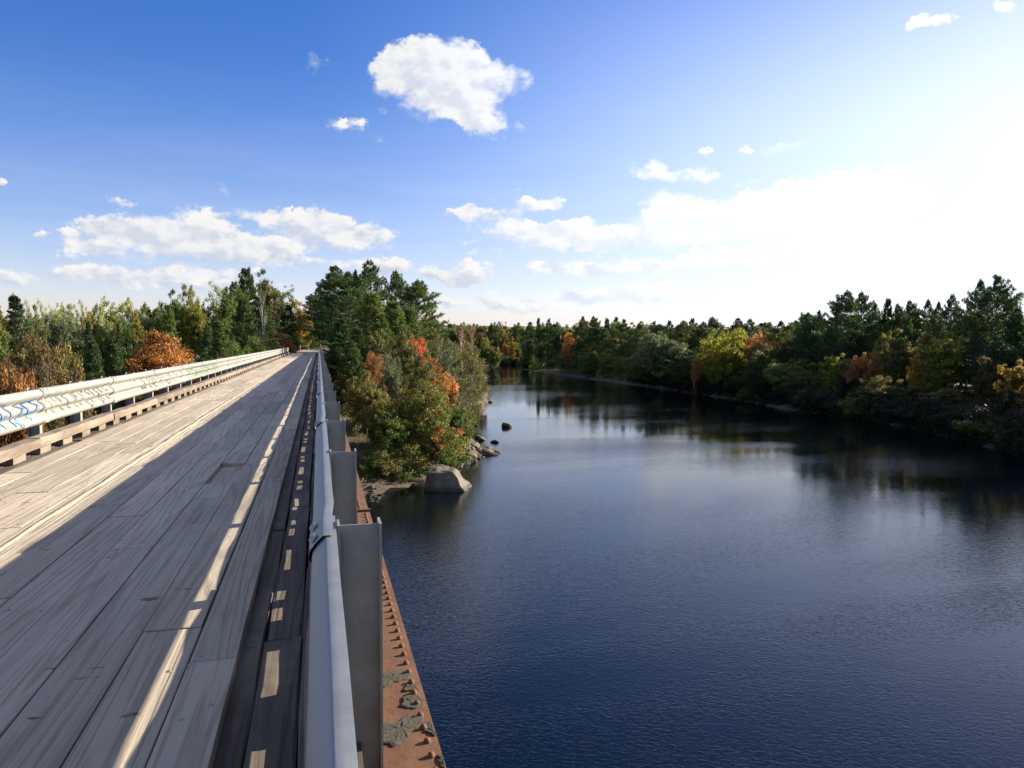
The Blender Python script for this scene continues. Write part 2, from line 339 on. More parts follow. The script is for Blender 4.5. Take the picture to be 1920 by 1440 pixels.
m, T = mat('river_water'); g = T.add('ShaderNodeNewGeometry'); P = g.outputs['Position']
T.p.inputs['Base Color'].default_value = (.0012, .003, .0065, 1); T.p.inputs['Roughness'].default_value = .012; T.p.inputs['IOR'].default_value = 1.333; T.p.inputs['Specular IOR Level'].default_value = .42; T.p.inputs['Specular Tint'].default_value = (.55, .78, 1, 1)
Pr = T.add('ShaderNodeVectorRotate', rotation_type='Z_AXIS'); T.l.new(P, Pr.inputs['Vector']); Pr.inputs['Angle'].default_value = .35
V = Pr.outputs[0]
r1 = T.noise(T.scale(V, (5.5, 9.5, 1)), 1.0, 2, .5, .9)
r2 = T.noise(T.scale(V, (1.1, 1.9, 1)), .9, 2, .5, .4)
r3 = T.noise(T.scale(V, (.25, .35, 1)), 1.0, 2, .5)
patch = T.ramp(T.noise(T.scale(P, (.020, .045, 1)), 1.0, 3, .55, .5), .38, .62, .15, 1.2, smooth=True)
yy = T.add('ShaderNodeSeparateXYZ'); T.l.new(P, yy.inputs[0])
patch = T.math('MULTIPLY', patch, T.ramp(yy.outputs[1], 32, 85, 1.0, .34, smooth=True))
h = T.math('ADD', T.math('MULTIPLY', T.math('ADD', T.math('MULTIPLY', r1, .017), T.math('MULTIPLY', r2, .0085)), patch), T.math('MULTIPLY', r3, .006))
b = T.add('ShaderNodeBump'); b.inputs['Strength'].default_value = .8; b.inputs['Distance'].default_value = 1.0
T.l.new(h, b.inputs['Height']); T.l.new(b.outputs[0], T.p.inputs['Normal']); WATER = m

# ------------------------------------------------------------------ terrain
RIVER = np.array([(-900,170),(-400,90),(-150,62),(-60,52),(-25,47.5),(-8,44.5),(2.7,45.4),(5.5,48),(8,50),(9.2,53),(11,58),(12.6,60.8),(12.2,66),(14.0,75.6),(18,92),(24,112),
  (35,162),(46,218),(56,262),(66,300),(82,316),(130,326),(240,340),(600,360),
  (600,318),(240,300),(130,288),(88,266),(72,248),(66,232),(64.5,186),(65.2,150),(63.8,123),(63.4,105),(60.5,90.5),(61.6,81.5),(61.6,75.3),(60.4,69.3),(58.4,59.7),(54.2,48.8),(51,38),(48,15),(46,-15),(50,-40),(30,-66),(0,-72),(-150,-60),(-400,-40),(-900,-20)], float)
def river_sd(X, Y):
    """signed distance to the shore, positive on land"""
    X = np.asarray(X, float); Y = np.asarray(Y, float)
    best = np.full(X.shape, 1e9); inside = np.zeros(X.shape, bool)
    n = len(RIVER)
    for i in range(n):
        a = RIVER[i]; b = RIVER[(i + 1) % n]; d = b - a; L = d @ d
        t = np.clip(((X - a[0]) * d[0] + (Y - a[1]) * d[1]) / L, 0, 1)
        best = np.minimum(best, np.hypot(X - a[0] - t * d[0], Y - a[1] - t * d[1]))
        cond = ((a[1] > Y) != (b[1] > Y)) & (X < (b[0] - a[0]) * (Y - a[1]) / (b[1] - a[1] + 1e-12) + a[0])
        inside ^= cond
    return np.where(inside, -best, best)
def sstep(x, a, b):
    t = np.clip((x - a) / (b - a), 0, 1); return t * t * (3 - 2 * t)
def ground_z(X, Y):
    X = np.asarray(X, float); Y = np.asarray(Y, float)
    d = river_sd(X, Y) + .5 * np.sin(X * .9 + Y * .5) * .6 + .35 * np.sin(Y * 1.7 - X * .6)
    z = np.where(d < 0, np.maximum(-2.5, d * .35), .8 * (1 - np.exp(-np.maximum(d, 0) / 2.5)) + 2.2 * (1 - np.exp(-np.maximum(d, 0) / 22)))
    nb = np.exp(-((X + 1) / 17.0) ** 2) * sstep(Y, 46, 108)
    z = z + np.where(d > 0, nb * 4.3, 0)
    z = z + np.where(d > 3, .18 * np.sin(X * .31 + 1) * np.cos(Y * .27) + .1 * np.sin(X * .9) * np.sin(Y * .8), 0)
    emb = sstep(Y, 104, 111) * (1 - sstep(np.abs(X + 1.9), 3.4, 8))
    return z * (1 - emb) + 7.42 * emb
def gz(x, y): return float(ground_z(np.array([x]), np.array([y]))[0])
def axis(lo, a, b, hi, fine, coarse):
    return np.unique(np.concatenate([np.linspace(lo, a, coarse), np.arange(a, b, fine), np.linspace(b, hi, coarse)]))
gx = axis(-3000, -40, 80, 3500, 1.0, 45); gy = axis(-900, 30, 130, 5000, .9, 60)
GX, GY = np.meshgrid(gx, gy); GZ = ground_z(GX, GY)
nx, ny = len(gx), len(gy)
gv = np.stack([GX.ravel(), GY.ravel(), GZ.ravel()], 1)
ii = np.arange(nx * ny).reshape(ny, nx)
gf = np.stack([ii[:-1, :-1].ravel(), ii[:-1, 1:].ravel(), ii[1:, 1:].ravel(), ii[1:, :-1].ravel()], 1)
def npmesh(name, V, F, mats, smooth=True):
    me = bpy.data.meshes.new(name); nf = len(F); k = F.shape[1]
    me.vertices.add(len(V)); me.vertices.foreach_set('co', V.astype(np.float32).ravel())
    me.loops.add(nf * k); me.loops.foreach_set('vertex_index', F.astype(np.int32).ravel())
    me.polygons.add(nf); me.polygons.foreach_set('loop_start', np.arange(0, nf * k, k, dtype=np.int32))
    me.polygons.foreach_set('use_smooth', np.full(nf, smooth))
    for a in mats: me.materials.append(a)
    me.update(calc_edges=True); return me
tag(obj('ground', npmesh('ground', gv, gf, [GROUND])), kind='structure')
tag(obj('river', mesh('river', [(-3000,-900,0),(3500,-900,0),(3500,5000,0),(-3000,5000,0)], [(0,1,2,3)], [WATER])), kind='structure')
# gravel road beyond the bridge
rp = MB()
ys = np.linspace(109.2, 190, 30)
for k in range(len(ys) - 1):
    b = len(rp.v); y0, y1 = ys[k], ys[k + 1]
    for y in (y0, y1):
        bend = -.0016 * max(0, y - 120) ** 2
        for x in (-4.1, -1.9, .3): rp.v.append((x + bend, y, max(7.50, gz(x + bend, y) + .05) if y < 113 else max(7.45, gz(x + bend, y) + .05)))
    for q in (0, 1): rp.f.append((b + q, b + q + 1, b + q + 4, b + q + 3)); rp.i.append(0); rp.fa.append(0)
tag(rp.build('road', [ROADM], smooth=True), kind='structure')
# distant ridge
def ridge():
    rng = np.random.default_rng(5)
    A = np.radians(np.linspace(-75, 85, 640)); rows = 7
    prof = 0.5 + .5 * np.sin(A * 2.1 + .6) * .5
    base = 52 + 14 * np.sin(A * 3 + 1.1) + 5 * np.sin(A * 11) + 2 * np.sin(A * 41 + 2)
    V = []
    for r in range(rows):
        t = r / (rows - 1); D = 2100 + 900 * t
        hgt = base * math.sin(t * math.pi / 2) + rng.normal(0, 1.3, len(A)) * (1 if r else 0)
        V.append(np.stack([np.sin(A) * D, np.cos(A) * D, 2 + hgt * (D / 2900)], 1))
    V = np.concatenate(V); n = len(A); i = np.arange(rows * n).reshape(rows, n)
    F = np.stack([i[:-1, :-1].ravel(), i[:-1, 1:].ravel(), i[1:, 1:].ravel(), i[1:, :-1].ravel()], 1)
    return npmesh('hills', V, F, [HILLM], False)
tag(obj('hills', ridge()), kind='structure')

# ------------------------------------------------------------------ bridge
ZD = CZ - 1.46                      # top of the running planks
Y0, Y1 = -8.0, 109.4
XC = -1.91                          # centre line
rnd = random.Random(11)
bridge = tag(obj('bridge', None), 'narrow timber plank bridge on rusty riveted girders leading to the woods', 'bridge')
bridge.location = (0, 0, 0)
deck = MB(); nails = MB()
NP = 11; EDGE = [-.385, -.60] + [-.60 - 2.84 * q / 10 for q in range(1, 11)]
for k in range(NP):
    xr, xl = EDGE[k], EDGE[k + 1]; PW = xr - xl
    y = Y0 - rnd.uniform(0, 4)
    while y < Y1:
        L = rnd.choice((3.7, 4.3, 4.9, 4.9, 5.5)); ya, yb = max(y, Y0), min(y + L, Y1); y += L
        if yb - ya < .1: continue
        pieces = [(ya, yb)]
        if k == 2:
            pieces = [(a, b) for a, b in ((ya, min(yb, 8.42)), (max(ya, 9.80), yb)) if b - a > .05]
        for a, b in pieces:
            dz = rnd.uniform(-.003, .002); g0, g1 = rnd.uniform(.002, .006), rnd.uniform(.002, .006)
            deck.rough_box(xl + g0, xr - g1, a + .007, b - .007, ZD - .07 + dz, ZD + dz, rnd, .0012, .003, max(2, int((b - a) / .5)), rnd.random())
        yn = ya + .12
        while yn < yb and yn < 40:
            for fx in (.2, .8):
                if rnd.random() < .75: nails.dome(xl + PW * fx + rnd.uniform(-.02, .02), yn + rnd.uniform(-.06, .06), ZD - .001, .012, .004, 6)
            yn += .61
deck.rough_box(EDGE[3] + .006, EDGE[2] - .006, 8.45, 9.79, ZD - .09, ZD - .045, rnd, .002, .004, 4, .5)
dk = deck.build('deck', [PLANK], bridge, attr='plank')
nails.build('nail_heads', [BOLTM], dk, True)
under = MB()
for (xa, xb) in ((-.40, .06), (-3.88, -3.42)):
    cuts = (0, .115, .30, .46)
    for q in range(3):
        y = Y0 - rnd.uniform(0, 3)
        while y < Y1:
            L = rnd.uniform(2.4, 4.2); ya, yb = max(y, Y0), min(y + L, Y1); y += L
            if yb - ya > .1:
                under.rough_box(xa + cuts[q] + rnd.uniform(.003, .008), xa + cuts[q + 1] - rnd.uniform(.003, .008), ya + .006, yb - .006, ZD - .15, ZD - .055 + rnd.uniform(-.008, .006), rnd, .0065, .009, max(2, int(L / .5)), rnd.random())
y = Y0
while y < Y1:                       # cross ties carrying the planks
    under.box(-3.95, .13, y, y + .2, ZD - .35, ZD - .152, 0, rnd.random()); y += .42
under.box(-.058, .13, Y0, Y1, ZD - .053, ZD + .002, 0, .3)
under.build('sleeper_boards', [OLDWOOD], bridge, attr='plank')
def girder(x0, x1, sx):
    g = MB(); zt = CZ - 1.62
    g.box(x0, x1, Y0, 7.40, zt - .03, zt)
    g.box(x0, x1, 7.44, Y1, zt - .045, zt - .018)
    g.box(x0 - .004, x1 + .012, 7.40, 7.44, zt - .05, zt + .022)
    xm = (x0 + x1) / 2
    g.box(xm - .008, xm + .008, Y0, Y1, zt - 1.7, zt - .05)
    g.box(x0, x1, Y0, Y1, zt - 1.74, zt - 1.705)
    y = Y0 + 1
    while y < Y1:
        g.box(xm + .009, x1 - .03, y, y + .015, zt - 1.70, zt - .05); g.box(x0 + .03, xm - .009, y, y + .015, zt - 1.70, zt - .05); y += 1.9
    go = g.build('girder', [RUST], bridge)
    rv = MB(); y = Y0 + .05
    while y < Y1:
        near = y < 7.4
        if not 7.3 < y < 7.5:
            for xx in ((x1 - .045 if sx > 0 else x0 + .045),) if near else ((x1 - .085 if sx > 0 else x0 + .085),):
                rv.dome(xx, y, zt - (0 if near else .018), .0165, .020, 8 if y < 30 else 5)
        y += .112
    rv.build('rivets', [RUST], go, True)
    return go
girder(.0, .45, 1); girder(-4.27, -3.82, -1)
sand = MB(); ys = np.arange(Y0, Y1, .18); rs = np.random.default_rng(3)
def wob(y, s, a): return a * (math.sin(y * 2.1 + s) + .7 * math.sin(y * 5.3 + 2 * s) + .5 * math.sin(y * .61 + s * 3))
for cx, hw, hh in ((-2.205, .030, .011), (-2.13, .010, .003)):
    b = len(sand.v)
    for y in ys:
        c = cx + wob(y, hw * 90, .006); w = max(.004, hw * (1 + .35 * math.sin(y * 3.7 + cx * 9) + rs.normal(0, .14)))
        if hw < .03: w *= max(.05, .5 + .8 * math.sin(y * .8 + cx * 20))
        h = hh * (1 + rs.normal(0, .15))
        for px_, pz in ((-1, -.006), (-.55, h * .7), (0, h), (.5, h * .75), (1, -.006)): sand.v.append((c + px_ * w, y, ZD + pz))
    for s in range(len(ys) - 1):
        for q in range(4):
            a = b + s * 5 + q; sand.f.append((a, a + 1, a + 6, a + 5)); sand.i.append(0); sand.fa.append(0)
tag(sand.build('sand', [SAND], smooth=True), 'pale sand line lying along the middle of the plank deck', 'sand', kind='stuff')

# guard rails: thrie beam panels on I-section posts
PROF = [(0,0),(.018,.0005),(.033,-.0003),(.036,-.0012),(.040,-.004),(.044,-.008),(.062,-.026),(.079,-.048),(.083,-.066),(.080,-.084),(.064,-.108),(.024,-.140),(.006,-.156),(.003,-.166),(.008,-.178),
        (.060,-.214),(.078,-.232),(.083,-.253),(.078,-.274),(.060,-.292),(.008,-.328),(.003,-.340),(.006,-.350),(.024,-.366),(.064,-.398),(.080,-.422),(.083,-.440),(.079,-.458),(.060,-.480),(.030,-.496),(0,-.506)]
def rail_panel_mesh(name, material, sgn, seed):
    """one 3.81 m panel from y=-.16 to 3.97; sgn=-1: bulges towards -X"""
    r = random.Random(seed); ysn = [-.16, -.08, .0, .12, .25, .42, .7, 1.2, 1.9, 2.6, 3.2, 3.65, 3.81, 3.97]
    V = []; F = []; k = len(PROF)
    for y in ysn:
        lift = .010 * max(0, min(1, (.42 - y) / .30)); dx = 0 if y < .3 or y > 3.3 else r.uniform(-.0012, .0012); dz = 0 if y < .3 or y > 3.3 else r.uniform(-.0012, .0012)
        for (p, z) in PROF: V.append((sgn * (p + lift + dx), y, z + lift * .6 * (1 if z > -.25 else -1) + dz))
    for s in range(len(ysn) - 1):
        for q in range(k - 1):
            a = s * k + q; f = (a, a + 1, a + k + 1, a + k); F.append(f if sgn > 0 else f[::-1])
    mi = [0] * len(F)
    for (p, z, y) in ((.066, -.026, -.085), (.066, -.026, .085), (.041, -.200, -.085), (.041, -.200, .085), (.041, -.305, -.085), (.041, -.305, .085), (.070, -.475, 0)):
        k0 = len(V); n = 10; nx_, nz_ = (.70, .71) if z > -.1 else (1, 0); tx, tz = -nz_, nx_
        for (rr, hh) in ((1, 0), (.85, .6), (.4, 1)):
            for q in range(n):
                a = 2 * math.pi * q / n; u = .018 * rr * math.cos(a); w = .030 * rr * math.sin(a)
                V.append((sgn * (p + .012 + nx_ * .011 * hh + tx * u), y + w, z + .006 * (z > -.25) + nz_ * .011 * hh + tz * u))
        for t in range(2):
            for q in range(n):
                q2 = (q + 1) % n; f = (k0+t*n+q, k0+t*n+q2, k0+t*n+n+q2, k0+t*n+n+q); F.append(f if sgn > 0 else f[::-1]); mi.append(1)
        f = tuple(k0 + 2 * n + q for q in range(n)); F.append(f if sgn > 0 else f[::-1]); mi.append(1)
    return mesh(name, V, F, [material, BOLTM], True, mi)
def post_mesh():
    """I-section post, front flange at x=0, depth .155, y centred, top at z=0 (flange tips stand 12 mm proud of the web)"""
    b = MB(); h = 1.05
    for x0 in (0, .146):
        b.box(x0, x0 + .009, -.052, .052, -h, .004)
    b.box(.0095, .1455, -.004, .004, -h, -.006)
    for s in (0, 1):               # root fillets
        x = .0092 if s == 0 else .1398
        b.box(x, x + .006, -.0085, .0085, -h, -.012)
    b.box(-.03, .185, -.09, .09, -h - .014, -h)     # base plate
    for x in (.03, .125):
        for y in (-.065, .065): b.dome(x, y, -h, .014, .02, 6)
    b.box(-.030, -.0005, -.030, .030, -.20, -.018)    # spacer lug behind the rail
    return b
PB = post_mesh(); PM = mesh('post', PB.v, PB.f, [POSTM]); PML = mesh('sunlit_post', PB.v, PB.f, [ZINCL])  # left posts get the lighter zinc: their sunlit look is in the colour
def guard_rail(label, xback, sgn, material, y_first, paints=()):
    """sgn=-1: right-hand rail bulging to -X with posts on its +X side"""
    root = tag(obj('guard_rail', None), label, 'guard rail', 'guard rails along the bridge'); zt = CZ - .655
    root.location = (xback, 0, zt)
    panels = [rail_panel_mesh('rail_panel', material, sgn, s) for s in (1, 2, 3)]
    first = None; pf = None
    for k in range(31):
        y = y_first + 3.81 * k
        if y + 3.9 > Y1 + 4: break
        if first is None:
            o = first = obj('rail_panel', panels[0], root)
        else:
            o = first.copy(); COL.objects.link(o); o.data = panels[rnd.randrange(3)]
        o.location = (0, y, rnd.uniform(-.003, .003)); o.rotation_euler = (0, rnd.uniform(-.006, .006), 0)
        for q in (0, 1):
            p = obj('post', PM if sgn < 0 else PML, root)
            p.location = (-sgn * .004 if sgn < 0 else -.004, y + 1.905 * q, .008 + rnd.uniform(-.006, .006))
            p.rotation_euler = (0, rnd.uniform(-.01, .01), (0 if sgn < 0 else math.pi) + rnd.uniform(-.03, .03))
            if sgn < 0: p.location.x = .004
    return root
# splice of the nearest right panel at the nearest post (y 2.79)
gr = guard_rail('shiny grey corrugated guard rail right beside the camera, over the river', .050, -1, ZINC, 2.79 - 3.81 * 2)
gl = guard_rail('sunlit cream corrugated guard rail with blue graffiti across the deck', XC * 2 - .050 + .02, 1, ZINCL, 12.2 - 3.81 * 3)
def rail_pt(s):
    """position across the corrugation, s metres along the profile from the top edge"""
    acc = 0
    for (a, b) in zip(PROF[:-1], PROF[1:]):
        L = math.hypot(b[0] - a[0], b[1] - a[1])
        if acc + L >= s:
            t = (s - acc) / L; return a[0] + (b[0] - a[0]) * t, a[1] + (b[1] - a[1]) * t, (-(b[1] - a[1]) / L, (b[0] - a[0]) / L)
        acc += L
    return PROF[-1][0], PROF[-1][1], (1, 0)
def graffiti(name, material, strokes, parent):
    V = []; F = []
    for (pts, w) in strokes:
        pts = [np.array(p, float) for p in pts]; fine = []
        for a, b in zip(pts[:-1], pts[1:]):
            n = max(2, int(np.hypot(*(b - a)) / .012))
            for k in range(n): fine.append(a + (b - a) * k / n)
        fine.append(pts[-1]); b0 = len(V)
        for k, p in enumerate(fine):
            d = fine[min(k + 1, len(fine) - 1)] - fine[max(k - 1, 0)]; d = d / (np.hypot(*d) + 1e-9); nrm = np.array((-d[1], d[0]))
            for q in (-1, 1):
                y, s = p + nrm * w * .5 * q; x, z, nn = rail_pt(max(0.02, min(s, .66)))
                V.append((x + nn[0] * .009 + .004, y, z + nn[1] * .009))
        for k in range(len(fine) - 1): a = b0 + 2 * k; F.append((a, a + 1, a + 3, a + 2))
    return obj(name, mesh(name, V, F, [material]), parent)
# tag letters: (distance along the bridge, distance down the profile)
def letter_row(y0, n, step, s0, s1, r, kinds):
    out = []
    for k in range(n):
        y = y0 + k * step + r.uniform(-.03, .03); h0 = s0 + r.uniform(-.02, .03); h1 = s1 + r.uniform(-.03, .02); m_ = (h0 + h1) / 2; w = step * .62
        t = kinds[k % len(kinds)]
        P_ = {'i': [(y, h0), (y + .03, h1)], 'c': [(y + w, h0 + .02), (y, h0 + .03), (y - .01, m_), (y + .02, h1), (y + w, h1 - .02)],
              's': [(y + w, h0), (y, h0 + .04), (y + w, m_ + .03), (y, h1)], 'n': [(y, h1), (y, h0), (y + w, h1), (y + w, h0)],
              'o': [(y, m_), (y + w * .4, h0), (y + w, m_), (y + w * .5, h1), (y, m_)], 'l': [(y, h0), (y, h1), (y + w, h1 - .01)], 'e': [(y + w, h0), (y, h0), (y, h1), (y + w, h1)]}[t]
        out.append((P_, r.uniform(.035, .06)))
    return out
rg = random.Random(4)
for st_ in letter_row(8.8, 11, .29, .18, .41, rg, 'csnolecis'): graffiti('painted_letter', BLUEP, [st_], gl)
for st_ in letter_row(8.7, 11, .29, .44, .61, rg, 'olncse'): graffiti('painted_letter', LBLUEP, [st_], gl)
grey = []
for (ya, yb, n, sa, sb) in ((12.0, 15.4, 13, .14, .42), (12.1, 15.9, 11, .44, .62), (18.4, 22.5, 10, .16, .42), (18.3, 22.6, 9, .45, .60), (26.5, 33, 13, .14, .42), (26, 33, 12, .44, .62), (35, 44, 12, .16, .58)):
    for k in range(n):
        y = ya + (yb - ya) * (k + rg.uniform(0, .7)) / n; a = sa + rg.uniform(0, .05); b = sb - rg.uniform(0, .08); L = rg.uniform(.0, .22)
        grey.append(([(y, a), (y + .04, (a + b) / 2), (y + .02, b)] if rg.random() < .5 else [(y + L, a), (y, a + .03), (y + .05, b), (y + L, b - .02)], rg.uniform(.02, .034) * (1 + y / 40)))
for st_ in grey: graffiti('grey_scribble', GREYP, [st_], gl)
for st_ in letter_row(24.5, 12, .55, .16, .40, rg, 'osnce') + letter_row(24.5, 12, .55, .44, .60, rg, 'ecs'): graffiti('green_scribble', GREENP, [st_], gl)

def timber_curb(label, x0, x1, ztop, ystart, zgap0, zgap1):
    root = tag(obj('timber_curb', None), label, 'curb', 'timber curbs along the deck'); r = random.Random(int(ystart * 10))
    y = ystart
    while y < Y1:
        L = 3.81; b = MB(); b.rough_box(x0, x1, 0, min(L, Y1 - y) - .012, ZD + zgap1, ZD + ztop, r, .007, .018, 12, r.random())
        o = b.build('curb_timber', [CURBWOOD], root, attr='plank'); o.location = (r.uniform(-.008, .008), y, r.uniform(-.006, .004)); y += L
    y = ystart; k = 0; rest = MB()
    bb = MB(); bb.rough_box(x0 + .008, x1 - .01, -.21, .21, ZD + zgap0, ZD + zgap1 - .0105, r, .005, .008, 3, .4)
    proto = None
    while y < Y1 - .3:
        if k < 98:
            if proto is None: o = proto = bb.build('spacer_block', [CURBWOOD], root, attr='plank')
            else: o = proto.copy(); COL.objects.link(o)
            o.location = (0, y + .2, 0)
        else: rest.rough_box(x0 + .008, x1 - .01, y, y + .42, ZD + zgap0, ZD + zgap1 - .0105, r, .005, .008, 2, .4)
        y += .9525; k += 1
    if rest.v: tag(rest.build('spacer_blocks', [CURBWOOD], root, attr='plank'), kind='stuff')
timber_curb('sunlit brown timber curb below the cream guard rail', -3.86, -3.655, .165, 7.75, -.048, .045)
timber_curb('dark timber curb tucked under the shiny grey guard rail', -.06, .046, .240, 1.1, .004, .065)

def lump(name, outline, z, h, material, seed, label):
    r = random.Random(seed); V = []; F = []; n = len(outline); cx = sum(p[0] for p in outline) / n; cy_ = sum(p[1] for p in outline) / n
    pts = []
    for k in range(n):
        a = outline[k]; b = outline[(k + 1) % n]
        for t in range(4): pts.append((a[0] + (b[0] - a[0]) * t / 4 + r.uniform(-.006, .006), a[1] + (b[1] - a[1]) * t / 4 + r.uniform(-.008, .008)))
    N = len(pts)
    for ring, (s, zz_) in enumerate(((1, 0), (.97, h * .8), (.8, h), (.55, h * .85), (.25, h))):
        for p in pts: V.append((cx + (p[0] - cx) * s, cy_ + (p[1] - cy_) * s, z + zz_ + (r.uniform(-.4, .4) * h if ring > 1 else 0)))
    V.append((cx, cy_, z + h))
    for ring in range(4):
        for k in range(N):
            a = ring * N + k; b = ring * N + (k + 1) % N; F.append((a, b, b + N, a + N))
    for k in range(N): F.append((4 * N + k, 4 * N + (k + 1) % N, 5 * N))
    return tag(obj(name, mesh(name, V, F, [material], True)), label, 'lichen', 'lichen mats on the girder')
ZF = CZ - 1.62
lump('lichen_mat', [(.215,3.60),(.27,3.57),(.33,3.61),(.40,3.63),(.435,3.69),(.38,3.74),(.30,3.73),(.235,3.68)], ZF, .007, LICHEN, 1, 'long grey lichen mat on the rusty girder, farthest of the large ones')
lump('lichen_mat', [(.35,3.50),(.43,3.49),(.44,3.56),(.38,3.56)], ZF, .007, LICHEN, 2, 'small curled lichen flake on the girder just beside the long lichen mat')
lump('lichen_mat', [(.33,3.35),(.39,3.32),(.443,3.38),(.42,3.45),(.35,3.44)], ZF, .007, LICHEN, 3, 'ragged lichen flake on the girder edge between the long and the round mats')
lump('lichen_mat', [(.205,3.08),(.26,3.02),(.325,3.05),(.35,3.13),(.40,3.17),(.42,3.24),(.36,3.27),(.29,3.22),(.21,3.21)], ZF, .007, LICHEN, 4, 'big round grey lichen mat on the rusty girder beside the nearest post')
lump('lichen_mat', [(.40,3.10),(.443,3.06),(.446,3.18),(.41,3.19)], ZF, .007, LICHEN, 5, 'narrow lichen flake on the girder edge next to the big round mat')
lump('lichen_mat', [(.425,2.84),(.446,2.80),(.447,2.92),(.43,2.91)], ZF, .007, LICHEN, 6, 'tiny upright lichen flake on the girder edge, closest to the camera')

# ------------------------------------------------------------------ trees
def leaf_mesh(name, C, U, V, turn, material):
    """diamond leaves: centre, half-length and half-width vectors"""
    n = len(C); P = np.empty((n, 4, 3), np.float32)
    P[:, 0] = C - U; P[:, 1] = C + V - U * .15; P[:, 2] = C + U; P[:, 3] = C - V - U * .15
    F = np.arange(n * 4, dtype=np.int32).reshape(n, 4)
    me = npmesh(name, P.reshape(-1, 3), F, [material], False)
    a = me.attributes.new('turn', 'FLOAT', 'FACE'); a.data.foreach_set('value', np.clip(turn, 0, 1).astype(np.float32))
    rr = np.random.default_rng(n).random(n).astype(np.float32)
    a = me.attributes.new('rnd', 'FLOAT', 'FACE'); a.data.foreach_set('value', rr)
    return me
def unit(a): return a / (np.linalg.norm(a, axis=-1, keepdims=True) + 1e-9)
def rand_dirs(rng, n): return unit(rng.normal(size=(n, 3)))
def tube_mesh(name, paths, material, sides=5):
    V = []; F = []
    for (pts, rad) in paths:
        pts = np.asarray(pts, float); k = len(pts); b = len(V)
        for i in range(k):
            d = pts[min(i + 1, k - 1)] - pts[max(i - 1, 0)]; d = d / (np.linalg.norm(d) + 1e-9)
            s = np.cross(d, (0.31, .17, .93)) if abs(d[2]) < .9 else np.cross(d, (1, 0, 0)); s /= np.linalg.norm(s) + 1e-9; t = np.cross(d, s)
            for q in range(sides):
                a = 2 * math.pi * q / sides; V.append(pts[i] + (s * math.cos(a) + t * math.sin(a)) * rad[i])
        for i in range(k - 1):
            for q in range(sides): F.append((b + i * sides + q, b + i * sides + (q + 1) % sides, b + (i + 1) * sides + (q + 1) % sides, b + (i + 1) * sides + q))
    return npmesh(name, np.array(V), np.array(F), [material], True)

